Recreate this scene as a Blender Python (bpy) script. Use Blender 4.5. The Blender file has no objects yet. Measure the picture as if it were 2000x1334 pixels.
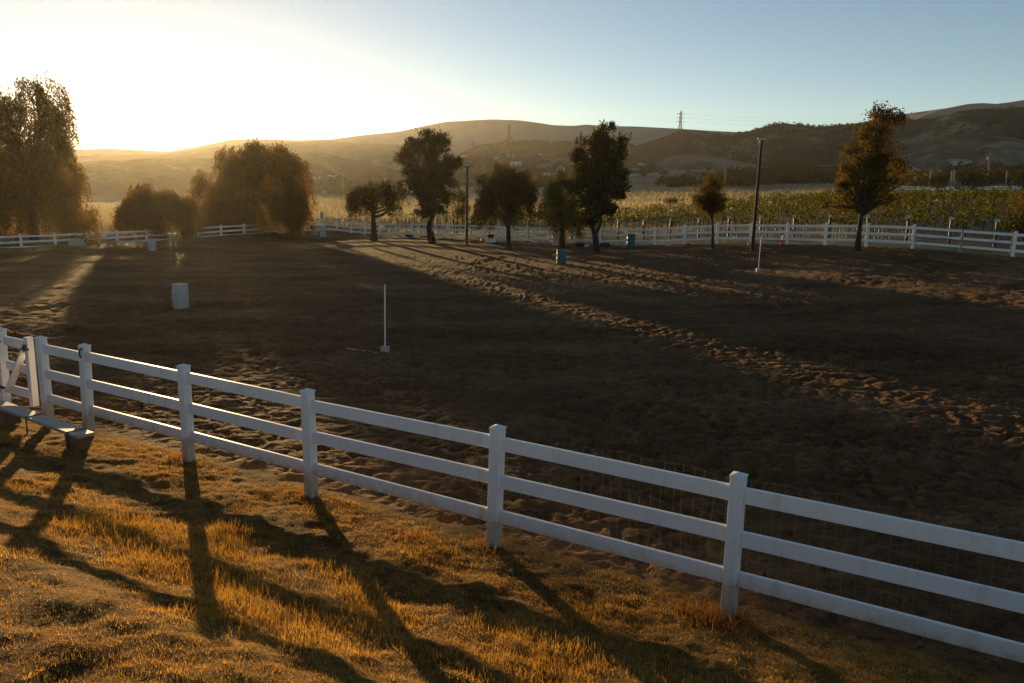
import bpy, math, random
import numpy as np
from mathutils import Matrix, Vector
random.seed(7); RNG = np.random.default_rng(11)
SC = bpy.context.scene; COL = SC.collection
PI = math.pi
def A3(*v): return np.array(v, float)

# ------------------------------------------------------------------ camera
F = 1555.6; CX, CY = 1000., 667.; EZ = 4.5
pitch, roll = math.radians(10.9), math.radians(1.26)
FW = A3(0, math.cos(pitch), -math.sin(pitch))
_r, _u = A3(1, 0, 0), np.cross(A3(1, 0, 0), FW)
RT = math.cos(roll)*_r + math.sin(roll)*_u
UP = -math.sin(roll)*_r + math.cos(roll)*_u
EYE = A3(0, 0, EZ)
def ray(px, py): return FW + RT*((px-CX)/F) - UP*((py-CY)/F)
def pix(px, py, y): d = ray(px, py); return EYE + d*(y/d[1])
def pix_r(px, py, r): d = ray(px, py); return EYE + d*(r/math.hypot(d[0], d[1]))
cam = bpy.data.cameras.new('camera'); cam.lens = 28.0; cam.sensor_width = 36; cam.clip_end = 12000; cam.clip_start = .05
co = bpy.data.objects.new('camera', cam); COL.objects.link(co)
m = Matrix.Identity(4)
for i in range(3): m[i][0], m[i][1], m[i][2], m[i][3] = RT[i], UP[i], -FW[i], EYE[i]
co.matrix_world = m; SC.camera = co

# ------------------------------------------------------------------ light
SUN_AZ, SUN_EL = -23.5, 3.3
w = bpy.data.worlds.new('World'); SC.world = w; w.use_nodes = True
nt = w.node_tree; bg = nt.nodes['Background']
sk = nt.nodes.new('ShaderNodeTexSky'); sk.sky_type = 'NISHITA'; sk.sun_disc = False
sk.sun_elevation = math.radians(SUN_EL); sk.sun_rotation = math.radians(SUN_AZ)
sk.air_density = 0.65; sk.dust_density = 0.03; sk.ozone_density = 1.0; sk.altitude = 300
nt.links.new(sk.outputs[0], bg.inputs[0]); bg.inputs[1].default_value = 0.092
sl = bpy.data.lights.new('sun', 'SUN'); sl.energy = 5.0; sl.angle = math.radians(.5); sl.color = (1, .67, .29)
so = bpy.data.objects.new('sun', sl); COL.objects.link(so)
sd = Vector((math.sin(math.radians(SUN_AZ))*math.cos(math.radians(SUN_EL)), math.cos(math.radians(SUN_AZ))*math.cos(math.radians(SUN_EL)), math.sin(math.radians(SUN_EL))))
so.rotation_euler = sd.to_track_quat('Z', 'Y').to_euler(); so.location = (0, 0, 60)
SC.view_settings.view_transform = 'Standard'; SC.view_settings.look = 'None'
SC.view_settings.exposure = 1.0; SC.view_settings.gamma = 1.0

# ------------------------------------------------------------------ numpy noise
def _h(ix, iy, s):
    n = (ix.astype(np.int64)*374761393 + iy.astype(np.int64)*668265263 + s*974634777) & 0xffffffff
    n = ((n ^ (n >> 13))*1274126177) & 0xffffffff
    return ((n ^ (n >> 16)) & 0xffff)/65535.0
def noise(x, y, s=0):
    x = np.asarray(x, float); y = np.asarray(y, float)
    ix, iy = np.floor(x), np.floor(y); fx, fy = x-ix, y-iy
    def g(dx, dy):
        a = _h(ix+dx, iy+dy, s)*2*PI
        return np.cos(a)*(fx-dx) + np.sin(a)*(fy-dy)
    u, v = fx*fx*fx*(fx*(fx*6-15)+10), fy*fy*fy*(fy*(fy*6-15)+10)
    a = g(0, 0)*(1-u)+g(1, 0)*u; b = g(0, 1)*(1-u)+g(1, 1)*u
    return (a*(1-v)+b*v)*1.5
def fbm(x, y, s=0, o=3): return sum(noise(x*2**k, y*2**k, s+k)/2**k for k in range(o))
def sstep(a, b, x): t = np.clip((x-a)/(b-a), 0, 1); return t*t*(3-2*t)

# ------------------------------------------------------------------ terrain
NF0, NFD = np.array([-.15, 8.06]), np.array([.863, -.505])      # near fence line
NFN = np.array([-.505, -.863])                                  # towards the camera
NZ = EZ-3.74
FR0, FRD = np.array([-20.1, 84.4]), np.array([.7373, -.6756])   # far fence, right run from the corner
FRN = np.array([.6756, .7373])
FLD = np.array([-.559, -.829])                                  # left run from the corner
FLN = np.array([-.829, .559])
def line_t(px, P0, D, py=450):
    d = ray(px, py); u = d[0]/d[1]
    return (u*P0[1]-P0[0])/(D[0]-u*D[1])
FH = 1.28
R_POSTS = [(631,427.5),(657.6,429.5),(684.6,432.5),(712.8,434),(742,434.8),(772.8,434.8),(804,434.6),(837.5,435),(872.8,435.8),(910,436.6),(947.8,437.4),(988,439),(1030,440.6),(1074.8,442.3),(1122,443.5),(1172.6,444),(1224.8,444.2),(1280,443),(1339,439),(1403,435.6),(1469,435),(1540,435),(1615.8,435.5),(1696,435.6),(1787,438.5),(1984.5,452)]
L_POSTS = [(596,429.3),(558.4,431),(517.6,432.7),(476,434.8),(431,437),(384.8,440),(335,442),(284.7,444.6),(227,447.2),(168.9,449.6),(106,452.2),(39.6,454.2)]
def post_xyz(px, top, P0, D):
    t = line_t(px, P0, D, top); xy = P0+D*t
    p = pix(px, top, xy[1]); return A3(xy[0], xy[1], p[2]-FH)
RP = [post_xyz(*p, FR0, FRD) for p in R_POSTS]
LP = [RP[0]]+[post_xyz(*p, FR0, FLD) for p in L_POSTS]
RP += [RP[-1]+A3(FRD[0], FRD[1], -.02)*2.44*k for k in (1, 2, 3)]
LP += [LP[-1]+A3(FLD[0]*2.44*k, FLD[1]*2.44*k, -.03*k) for k in (1, 2, 3)]
ctrl = [tuple(p) for p in RP[::2]] + [tuple(p+A3(0, 0, .12)) for p in LP[::2]]
ctrl += [tuple(p+A3(FLD[1]*-2.2, FLD[0]*2.2, .38)) for p in LP[1::3]]       # low mound in front of the left run
for x, y, z in [(-12.1, 28.7, -4.62), (3, 50, -4.55), (8.4, 55, -4.0), (-27, 57, -5.35), (-22, 74, -5.6), (-19.5, 76, -5.35), (-3.5, 21.3, -4.45), (13.5, 44, -4.05),
                (4, 30, -4.45), (10, 25, -4.15), (-8, 45, -4.85), (16, 14, -3.95), (-20, 40, -5.0), (-25, 35, -4.8), (20, 35, -3.75), (30, 20, -3.3), (2, 15, -4.25), (-6, 17, -4.3)]:
    ctrl.append((x, y, EZ+z))
for t in (-40, -25, -12, -6, 0, 6, 15, 30):
    p = NF0+NFD*t; ctrl.append((p[0], p[1], NZ-.02*abs(t)*(t < -8)))
    p = NF0+NFD*t-NFN*1.6; ctrl.append((p[0], p[1], NZ-.28-.02*abs(t)*(t < -8)))
    p = NF0+NFD*t+NFN*9; ctrl.append((p[0], p[1], NZ-.02*abs(t)*(t < -8)))
T_PX = np.array([-400, 200, 640, 1000, 1400, 1800, 2300]); T_R = np.array([100, 130, 200, 350, 600, 1000.])
T_ROW = np.array([[432, 428, 408, 388, 372, 360], [434, 428, 408, 388, 374, 360], [428, 420, 396, 376, 363, 345], [420, 408, 388, 364, 338, 320],
                  [409, 397, 375, 354, 325, 312], [404, 395, 373, 350, 320, 304], [398, 388, 367, 345, 316, 294]])
T_AZ = np.array([math.atan2(*ray(p, 380)[:2]) for p in T_PX])
T_Z = np.array([[pix_r(p, T_ROW[i, j], T_R[j])[2] for j in range(6)] for i, p in enumerate(T_PX)])
def far_z(x, y):
    az = np.arctan2(x, np.maximum(y, 1e-3)); az = np.where(y <= 0, np.sign(x)*1.5, az)
    r = np.hypot(x, y)
    ia = np.clip(np.searchsorted(T_AZ, az)-1, 0, len(T_AZ)-2); ta = np.clip((az-T_AZ[ia])/(T_AZ[ia+1]-T_AZ[ia]), 0, 1); ta = ta*ta*(3-2*ta)
    ir = np.clip(np.searchsorted(T_R, r)-1, 0, 4); tr = np.clip((r-T_R[ir])/(T_R[ir+1]-T_R[ir]), 0, 1)
    z = (T_Z[ia, ir]*(1-tr)+T_Z[ia, ir+1]*tr)*(1-ta) + (T_Z[ia+1, ir]*(1-tr)+T_Z[ia+1, ir+1]*tr)*ta
    z = z+(EZ-8-z)*sstep(.75, 1.2, np.abs(az))
    return z - sstep(850, 1300, r)*(z-EZ+10)
for i, p in enumerate(T_PX):
    for j in (0, 1):
        q = pix_r(p, T_ROW[i, j], T_R[j]); ctrl.append(tuple(q))
C = np.array(ctrl)
def _phi(d): return d
n = len(C); D = np.hypot(C[:, None, 0]-C[None, :, 0], C[:, None, 1]-C[None, :, 1])
Mx = np.zeros((n+3, n+3)); Mx[:n, :n] = D - np.eye(n)*1.2; Pm = np.c_[np.ones(n), C[:, 0]/50, C[:, 1]/50]
Mx[:n, n:] = Pm; Mx[n:, :n] = Pm.T
SOL = np.linalg.solve(Mx, np.r_[C[:, 2], 0, 0, 0])
def rbf(x, y):
    z = SOL[n]+SOL[n+1]*x/50+SOL[n+2]*y/50
    for k in range(n): z = z+SOL[k]*np.sqrt((x-C[k, 0])**2+(y-C[k, 1])**2+.4)
    return z
def hbank(s): s = np.maximum(s, 0); return np.where(s < 4, .06*s*s, .96+.23*(np.minimum(s, 7)-4)-.14*np.maximum(np.minimum(s, 40)-8, 0))
def base_z(x, y):
    x = np.asarray(x, float); y = np.asarray(y, float)
    r = np.hypot(x, y); wf = sstep(95, 125, r)
    near = np.zeros_like(x); k = wf < 1
    if np.ndim(x): near[k] = rbf(x[k], y[k])
    elif k: near = rbf(x, y)
    s = (x-NF0[0])*NFN[0]+(y-NF0[1])*NFN[1]; s2 = s
    ramp = sstep(-.2, 1.2, s)
    near = near*(1-ramp*(s > 0)) + (NZ)*ramp*(s > 0) + hbank(s2)
    return near*(1-wf)+far_z(x, y)*wf
def gz(x, y): return float(base_z(np.array([x]), np.array([y]))[0])
def at(px, py, lift=0.):
    """ground point seen at a photo pixel"""
    d = ray(px, py); ts = np.geomspace(2, 900, 6000); P = EYE+d[None]*ts[:, None]
    g = base_z(P[:, 0], P[:, 1])+lift; i = np.argmax(P[:, 2] < g)
    if P[i, 2] >= g[i]: i = len(ts)-1
    return A3(P[i, 0], P[i, 1], g[i])
def poly_in(x, y, poly):
    c = np.zeros(np.shape(x), bool); k = len(poly)
    for i in range(k):
        (x0, y0), (x1, y1) = poly[i], poly[(i+1) % k]
        cond = ((y0 > y) != (y1 > y)) & (x < (x1-x0)*(y-y0)/(y1-y0+1e-12)+x0)
        c ^= cond
    return c
VB = [(-17, 90), (-9, 87), (3, 82), (10, 82), (17, 85), (26, 94), (38, 110), (50, 116), (56, 104), (68, 92), (95, 80), (140, 66)]   # far edge of the vineyard
VS0 = FR0+FRN*3.2
VPOLY = [tuple(VS0+FRD*8)]+[VB[0]]+VB[1:]+[tuple(VS0+FRD*125)]
_l = lambda t: tuple(NF0+NFD*t)
ARENA = [_l(-58), (-47.2, 41.7), (FR0[0], FR0[1]), tuple(FR0+FRD*95), (70, -25), _l(40)]

# ------------------------------------------------------------------ materials
def mat(name): 
    m = bpy.data.materials.new(name); m.use_nodes = True; return m, m.node_tree, m.node_tree.nodes['Principled BSDF']
def nn(t, k, **kw):
    x = t.nodes.new('ShaderNode'+k)
    for a, b in kw.items():
        if a in x.inputs and not hasattr(type(x), a): x.inputs[a].default_value = b
        else: setattr(x, a, b)
    return x
def rampn(t, fac, stops):
    r = t.nodes.new('ShaderNodeValToRGB'); e = r.color_ramp.elements
    while len(e) < len(stops): e.new(.5)
    for i, (p, c) in enumerate(stops): e[i].position = p; e[i].color = (*c, 1) if len(c) == 3 else c
    t.links.new(fac, r.inputs[0]); return r.outputs[0]
def tex(t, scale, detail=4, rough=.55, vec=None, w=None, dist=0):
    x = t.nodes.new('ShaderNodeTexNoise'); x.inputs['Scale'].default_value = scale; x.inputs['Detail'].default_value = detail; x.inputs['Roughness'].default_value = rough; x.inputs['Distortion'].default_value = dist
    if vec is None:
        vec = t.nodes.get('TC') 
        if vec is None: vec = t.nodes.new('ShaderNodeTexCoord'); vec.name = 'TC'
        vec = vec.outputs['Object']
    if w: 
        mp = t.nodes.new('ShaderNodeMapping'); mp.inputs['Scale'].default_value = w; t.links.new(vec, mp.inputs[0]); vec = mp.outputs[0]
    t.links.new(vec, x.inputs['Vector']); return x.outputs['Fac']
def mix(t, f, a, b, mode='MIX'):
    x = t.nodes.new('ShaderNodeMix'); x.data_type = 'RGBA'; x.blend_type = mode
    for s, v in ((x.inputs[0], f), (x.inputs[6], a), (x.inputs[7], b)):
        if hasattr(v, 'is_linked'): t.links.new(v, s)
        elif isinstance(v, (int, float)): s.default_value = v
        else: s.default_value = (*v, 1)
    return x.outputs[2]
def bump(t, p, h, strength, dist):
    b = t.nodes.new('ShaderNodeBump'); b.inputs['Strength'].default_value = strength; b.inputs['Distance'].default_value = dist
    t.links.new(h, b.inputs['Height']); t.links.new(b.outputs[0], p.inputs['Normal'])
def simple(name, c, rough=.6, var=.25, scale=6, metal=0, bumpd=0, stretch=None):
    m, t, p = mat(name); p.inputs['Roughness'].default_value = rough; p.inputs['Metallic'].default_value = metal
    f = tex(t, scale, 5, .6, w=stretch)
    o = rampn(t, f, [(.3, tuple(v*(1-var) for v in c)), (.7, tuple(min(1, v*(1+var)) for v in c))])
    t.links.new(o, p.inputs['Base Color'])
    if bumpd: bump(t, p, f, .6, bumpd)
    return m
def leafmat(name, dark, light, trans=.45, tcol=None, nscale=.8):
    m = bpy.data.materials.new(name); m.use_nodes = True; t = m.node_tree; t.nodes.clear()
    out = nn(t, 'OutputMaterial'); g = nn(t, 'NewGeometry'); f = tex(t, nscale, 3)
    ma = nn(t, 'Math', operation='MULTIPLY_ADD'); t.links.new(g.outputs['Random Per Island'], ma.inputs[0]); ma.inputs[1].default_value = .6; 
    mb = nn(t, 'Math', operation='MULTIPLY_ADD'); t.links.new(f, mb.inputs[0]); mb.inputs[1].default_value = 1.2; mb.inputs[2].default_value = -.4
    t.links.new(mb.outputs[0], ma.inputs[2])
    c = rampn(t, ma.outputs[0], [(.05, dark), (.95, light)])
    d = nn(t, 'BsdfDiffuse'); tr = nn(t, 'BsdfTranslucent'); mx = nn(t, 'MixShader'); mx.inputs[0].default_value = trans
    t.links.new(c, d.inputs[0])
    tc = mix(t, 1.0, c, tcol or (1, 1, 1), 'MULTIPLY') if tcol else c
    t.links.new(tc, tr.inputs[0]); t.links.new(d.outputs[0], mx.inputs[1]); t.links.new(tr.outputs[0], mx.inputs[2]); t.links.new(mx.outputs[0], out.inputs[0])
    return m
M = {}
M['vinyl'] = None
def vinyl(name, dirty):
    m, t, p = mat(name); p.inputs['Roughness'].default_value = .42
    a = tex(t, 2.2, 4, .6); b = tex(t, 7, 5, .65, w=(1.0, 1.0, .10)); g = tex(t, 26, 4, .7)
    c = rampn(t, a, [(.3, (.80, .79, .77)), (.65, (.87, .865, .85))])
    c = mix(t, .42, c, rampn(t, b, [(.30, (.66, .58, .45)), (.44, (1, 1, 1))]), 'MULTIPLY')
    c = mix(t, .3, c, rampn(t, g, [(.28, (.72, .66, .56)), (.40, (1, 1, 1))]), 'MULTIPLY')
    if dirty:
        sx = nn(t, 'SeparateXYZ'); t.links.new(t.nodes['TC'].outputs['Object'], sx.inputs[0])
        ad = nn(t, 'Math', operation='MULTIPLY_ADD'); t.links.new(tex(t, 9, 5, .7), ad.inputs[0]); ad.inputs[1].default_value = -.36; t.links.new(sx.outputs[2], ad.inputs[2])
        c = mix(t, 1.0, c, rampn(t, ad.outputs[0], [(-.0, (.66, .57, .45)), (.05, (.86, .81, .73)), (.16, (1, 1, 1))]), 'MULTIPLY')
    t.links.new(c, p.inputs['Base Color']); return m
M['vinyl'] = vinyl('white_vinyl', False); M['vinyl_near'] = vinyl('white_vinyl_splashed', True)
M['grime'] = simple('dirty_white_vinyl', (.62, .58, .50), .5, .3, 14)
M['black'] = simple('black_iron', (.02, .018, .016), .5, .3, 20)
M['rubber'] = simple('black_rubber', (.018, .018, .02), .8, .3, 10)
M['rust'] = simple('rusty_iron', (.10, .045, .025), .8, .4, 30)
M['pole'] = simple('dark_pole_paint', (.010, .012, .012), .8, .2, 3)
M['galv'] = simple('galvanised_steel', (.24, .25, .26), .7, .2, 12, .2)
M['wood'] = simple('weathered_wood', (.22, .15, .095), .85, .35, 5, bumpd=.01, stretch=(3, 3, .4))
M['plank'] = simple('painted_plank', (.36, .35, .30), .55, .2, 4, stretch=(1, 4, 4))
M['block'] = simple('brown_block', (.17, .10, .055), .85, .3, 9)
M['bark'] = simple('bark', (.034, .023, .016), .95, .45, 7, bumpd=.03, stretch=(2, 2, .5))
M['teal'] = simple('teal_plastic', (.012, .115, .125), .5, .15, 3)
M['bwhite'] = simple('chalky_white_plastic', (.44, .44, .44), .5, .12, 3)
M['bpink'] = simple('faded_white_plastic', (.62, .52, .46), .55, .15, 3)
M['bgrey'] = simple('grey_green_plastic', (.26, .29, .24), .5, .15, 3)
M['orange'] = simple('orange_plastic', (.75, .09, .02), .5, .1, 5)
M['cwhite'] = simple('white_reflective_band', (.8, .8, .8), .3, .03, 5)
M['pvc'] = simple('white_pvc', (.74, .73, .70), .35, .06, 4)
M['concrete'] = simple('concrete', (.42, .36, .28), .9, .25, 12, bumpd=.01)
M['wire'] = simple('galvanised_wire', (.36, .32, .26), .5, .15, 9, .4)
M['hwall'] = simple('house_plaster', (.44, .42, .39), .8, .1, .5)
M['hblue'] = simple('pale_metal_siding', (.33, .36, .38), .6, .1, .5)
M['hdark'] = simple('dark_barn_wood', (.06, .05, .045), .9, .3, 1)
M['hroof'] = simple('grey_roof', (.20, .19, .19), .8, .2, .8)
M['hroofw'] = simple('pale_metal_roof', (.42, .43, .45), .6, .15, .8)
M['glass'] = simple('dark_window_glass', (.02, .025, .03), .15, .2, 3)
M['lens'] = simple('lamp_glass', (.25, .30, .32), .2, .1, 3)
M['steel'] = simple('lattice_steel', (.045, .045, .045), .6, .2, .5, .3)

def ground_mats():
    m, t, p = mat('arena_soil'); p.inputs['Roughness'].default_value = 1; p.inputs['Specular IOR Level'].default_value = .1
    big = tex(t, .16, 4, .55, w=(1, 2.2, 1)); mid = tex(t, 1.7, 5, .6); fine = tex(t, 13, 5, .7)
    c = rampn(t, big, [(.30, (.098, .046, .018)), (.5, (.150, .078, .032)), (.72, (.205, .118, .054))])
    c = mix(t, .75, c, rampn(t, mid, [(.3, (.62, .60, .58)), (.7, (1.25, 1.25, 1.25))]), 'MULTIPLY')
    c = mix(t, .6, c, rampn(t, fine, [(.3, (.6, .6, .6)), (.7, (1.4, 1.35, 1.3))]), 'MULTIPLY')
    t.links.new(c, p.inputs['Base Color'])
    v = nn(t, 'TexVoronoi'); v.inputs['Scale'].default_value = 3.2; mp = t.nodes['TC'].outputs['Object']
    wv = nn(t, 'VectorMath', operation='ADD'); nzc = nn(t, 'TexNoise'); nzc.inputs['Scale'].default_value = 2; t.links.new(mp, nzc.inputs['Vector'])
    t.links.new(mp, wv.inputs[0]); t.links.new(nzc.outputs['Color'], wv.inputs[1]); t.links.new(wv.outputs[0], v.inputs['Vector'])
    ad = nn(t, 'Math', operation='MULTIPLY_ADD'); t.links.new(v.outputs['Distance'], ad.inputs[0]); ad.inputs[1].default_value = .7; t.links.new(tex(t, 5.5, 5, .62), ad.inputs[2])
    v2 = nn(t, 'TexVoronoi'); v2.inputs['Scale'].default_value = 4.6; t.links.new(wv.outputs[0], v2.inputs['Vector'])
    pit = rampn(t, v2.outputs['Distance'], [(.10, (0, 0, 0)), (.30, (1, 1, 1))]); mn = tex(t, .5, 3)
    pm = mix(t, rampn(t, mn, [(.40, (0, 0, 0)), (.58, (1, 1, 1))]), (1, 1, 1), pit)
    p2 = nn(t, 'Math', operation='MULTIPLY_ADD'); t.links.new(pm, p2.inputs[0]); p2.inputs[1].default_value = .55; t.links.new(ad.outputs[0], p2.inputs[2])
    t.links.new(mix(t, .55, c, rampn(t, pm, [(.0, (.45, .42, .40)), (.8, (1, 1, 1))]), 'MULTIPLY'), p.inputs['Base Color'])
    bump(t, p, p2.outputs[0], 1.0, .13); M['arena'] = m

    m, t, p = mat('bank_soil'); p.inputs['Roughness'].default_value = 1; p.inputs['Specular IOR Level'].default_value = .1
    big = tex(t, .55, 4, .6); mid = tex(t, 5, 6, .7); fine = tex(t, 40, 5, .75)
    c = rampn(t, big, [(.32, (.12, .058, .016)), (.55, (.23, .125, .032)), (.75, (.33, .195, .055))])
    c = mix(t, .8, c, rampn(t, mid, [(.36, (.30, .27, .24)), (.60, (1.25, 1.22, 1.2))]), 'MULTIPLY')
    c = mix(t, .8, c, rampn(t, fine, [(.35, (.5, .48, .45)), (.7, (1.6, 1.55, 1.5))]), 'MULTIPLY')
    t.links.new(c, p.inputs['Base Color'])
    ad = nn(t, 'Math', operation='MULTIPLY_ADD'); t.links.new(fine, ad.inputs[0]); ad.inputs[1].default_value = .5; t.links.new(mid, ad.inputs[2])
    bump(t, p, ad.outputs[0], .9, .05); M['bank'] = m

    m, t, p = mat('dry_field_grass'); p.inputs['Roughness'].default_value = 1; p.inputs['Specular IOR Level'].default_value = .1
    big = tex(t, .012, 5, .6); mid = tex(t, .09, 5, .6, w=(.5, 1.6, 1)); fine = tex(t, .9, 5, .7)
    c = rampn(t, big, [(.36, (.19, .155, .09)), (.52, (.29, .24, .145)), (.66, (.36, .30, .19))])
    c = mix(t, .8, c, rampn(t, mid, [(.34, (.45, .42, .36)), (.6, (1.1, 1.1, 1.1))]), 'MULTIPLY')
    c = mix(t, .6, c, rampn(t, fine, [(.3, (.55, .55, .5)), (.7, (1.35, 1.3, 1.25))]), 'MULTIPLY')
    t.links.new(c, p.inputs['Base Color']); bump(t, p, fine, .8, .5); M['field'] = m

    m, t, p = mat('vineyard_soil'); p.inputs['Roughness'].default_value = 1; p.inputs['Specular IOR Level'].default_value = .1
    mid = tex(t, .35, 5, .6); fine = tex(t, 3, 5, .7)
    c = rampn(t, mid, [(.3, (.13, .09, .055)), (.7, (.24, .18, .11))])
    c = mix(t, .6, c, rampn(t, fine, [(.3, (.6, .6, .55)), (.7, (1.3, 1.3, 1.25))]), 'MULTIPLY')
    t.links.new(c, p.inputs['Base Color']); bump(t, p, fine, .7, .1); M['vsoil'] = m
ground_mats()
def hillmat(name, grass, brush, lo, hi, scale, fine=.05):
    m, t, p = mat(name); p.inputs['Roughness'].default_value = 1; p.inputs['Specular IOR Level'].default_value = 0
    f = tex(t, scale, 6, .62, dist=.6); g = tex(t, fine, 4, .7)
    ad = nn(t, 'Math', operation='MULTIPLY_ADD'); t.links.new(g, ad.inputs[0]); ad.inputs[1].default_value = .45; t.links.new(f, ad.inputs[2])
    c = rampn(t, ad.outputs[0], [(lo, grass), (hi, brush)])
    t.links.new(c, p.inputs['Base Color']); bump(t, p, ad.outputs[0], .6, 6)
    return m

# ------------------------------------------------------------------ mesh helpers
ORG = {}
def tag(o, label=None, cat=None, group=None, kind=None):
    if label: o['label'] = label
    if cat: o['category'] = cat
    if group: o['group'] = group
    if kind: o['kind'] = kind
    return o
def thing(name, loc, label, cat, group=None):
    o = bpy.data.objects.new(name, None); COL.objects.link(o); o.location = tuple(loc); o.empty_display_size = .2
    ORG[o.name] = np.array(loc, float); return tag(o, label, cat, group)
def link_mesh(name, me, material, parent):
    o = bpy.data.objects.new(name, me); COL.objects.link(o)
    if material: me.materials.append(material)
    if parent: o.parent = parent; ORG[o.name] = ORG[parent.name]
    else: ORG[o.name] = np.zeros(3)
    return o
def raw(name, V, Q, material, parent=None, smooth=False, tri=False):
    """V world coords (N,3), Q faces (M,4) or (M,3)"""
    V = np.asarray(V, float)
    if parent: V = V-ORG[parent.name]
    Q = np.asarray(Q, np.int32); k = Q.shape[1]
    me = bpy.data.meshes.new(name); me.vertices.add(len(V)); me.vertices.foreach_set('co', V.astype(np.float32).ravel())
    me.loops.add(Q.size); me.loops.foreach_set('vertex_index', Q.ravel())
    me.polygons.add(len(Q)); me.polygons.foreach_set('loop_start', np.arange(0, Q.size, k, dtype=np.int32))
    if smooth: me.polygons.foreach_set('use_smooth', np.ones(len(Q), bool))
    me.update(calc_edges=True); return link_mesh(name, me, material, parent)
class MB:
    def __init__(s): s.v = []; s.f = []
    def add(s, vs, fs):
        b = len(s.v); s.v += [tuple(map(float, v)) for v in vs]; s.f += [tuple(b+i for i in f) for f in fs]; return s
    def box(s, c, size, ax=None, bev=0.):
        ax = ax or (A3(1, 0, 0), A3(0, 1, 0), A3(0, 0, 1)); c = np.array(c, float); h = np.array(size, float)/2
        if bev <= 0:
            vs = [c+ax[0]*h[0]*i+ax[1]*h[1]*j+ax[2]*h[2]*k for k in (-1, 1) for j in (-1, 1) for i in (-1, 1)]
            return s.add(vs, [(0, 2, 3, 1), (4, 5, 7, 6), (0, 1, 5, 4), (2, 6, 7, 3), (0, 4, 6, 2), (1, 3, 7, 5)])
        # chamfered box: 24 verts
        vs = []; idx = {}
        for i in (-1, 1):
            for j in (-1, 1):
                for k in (-1, 1):
                    for a in range(3):
                        o = [h[0]-bev, h[1]-bev, h[2]-bev]; o[a] = h[a]
                        idx[(i, j, k, a)] = len(vs); vs.append(c+ax[0]*o[0]*i+ax[1]*o[1]*j+ax[2]*o[2]*k)
        fs = []
        for sgn in (-1, 1):
            fs.append([idx[(sgn, j, k, 0)] for j, k in ((-1, -1), (1, -1), (1, 1), (-1, 1))][::sgn])
            fs.append([idx[(i, sgn, k, 1)] for i, k in ((-1, -1), (-1, 1), (1, 1), (1, -1))][::sgn])
            fs.append([idx[(i, j, sgn, 2)] for i, j in ((-1, -1), (1, -1), (1, 1), (-1, 1))][::sgn])
        for j in (-1, 1):
            for k in (-1, 1): fs.append([idx[(-1, j, k, 1)], idx[(1, j, k, 1)], idx[(1, j, k, 2)], idx[(-1, j, k, 2)]][::-j*k])
        for i in (-1, 1):
            for k in (-1, 1): fs.append([idx[(i, -1, k, 0)], idx[(i, 1, k, 0)], idx[(i, 1, k, 2)], idx[(i, -1, k, 2)]][::i*k])
        for i in (-1, 1):
            for j in (-1, 1): fs.append([idx[(i, j, -1, 0)], idx[(i, j, 1, 0)], idx[(i, j, 1, 1)], idx[(i, j, -1, 1)]][::-i*j])
        for i in (-1, 1):
            for j in (-1, 1):
                for k in (-1, 1): fs.append([idx[(i, j, k, 0)], idx[(i, j, k, 1)], idx[(i, j, k, 2)]][::i*j*k])
        return s.add(vs, fs)
    def bar(s, a, b, w, h, up=(0, 0, 1), bev=0.):
        a, b = np.array(a, float), np.array(b, float); d = b-a; L = np.linalg.norm(d); d /= L
        sd = np.cross(d, np.array(up, float)); sd /= np.linalg.norm(sd); u = np.cross(sd, d)
        return s.box((a+b)/2, (L, w, h), (d, -sd, u), bev)
    def tube(s, pts, rad, k=8, cap=True):
        pts = [np.array(p, float) for p in pts]; rad = [rad]*len(pts) if np.isscalar(rad) else rad
        b = len(s.v); vs = []; prev = None
        for i, p in enumerate(pts):
            d = pts[min(i+1, len(pts)-1)]-pts[max(i-1, 0)]; d /= (np.linalg.norm(d)+1e-9)
            e = prev if prev is not None else (A3(1, 0, 0) if abs(d[0]) < .8 else A3(0, 1, 0))
            e = e-d*(e@d); e /= np.linalg.norm(e); prev = e; g = np.cross(d, e)
            vs += [p+rad[i]*(math.cos(2*PI*j/k)*e+math.sin(2*PI*j/k)*g) for j in range(k)]
        fs = [(i*k+j, i*k+(j+1) % k, (i+1)*k+(j+1) % k, (i+1)*k+j) for i in range(len(pts)-1) for j in range(k)]
        if cap: fs += [tuple(range(k))[::-1], tuple(range((len(pts)-1)*k, len(pts)*k))]
        return s.add(vs, fs)
    def lathe(s, c, prof, k=24, ax=None):
        ax = ax or (A3(1, 0, 0), A3(0, 1, 0), A3(0, 0, 1)); c = np.array(c, float); vs = []
        for r, z in prof: vs += [c+ax[0]*r*math.cos(2*PI*j/k)+ax[1]*r*math.sin(2*PI*j/k)+ax[2]*z for j in range(k)]
        n_ = len(prof); fs = [(i*k+j, i*k+(j+1) % k, (i+1)*k+(j+1) % k, (i+1)*k+j) for i in range(n_-1) for j in range(k)]
        fs += [tuple(range(k))[::-1], tuple(range((n_-1)*k, n_*k))]
        return s.add(vs, fs)
    def build(s, name, material, parent=None, smooth=None):
        o0 = ORG[parent.name] if parent else np.zeros(3)
        me = bpy.data.meshes.new(name); me.from_pydata([tuple(np.array(v)-o0) for v in s.v], [], s.f)
        if smooth is not None:
            me.polygons.foreach_set('use_smooth', np.ones(len(s.f), bool)); me.set_sharp_from_angle(angle=smooth)
        me.update(); return link_mesh(name, me, material, parent)

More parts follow.
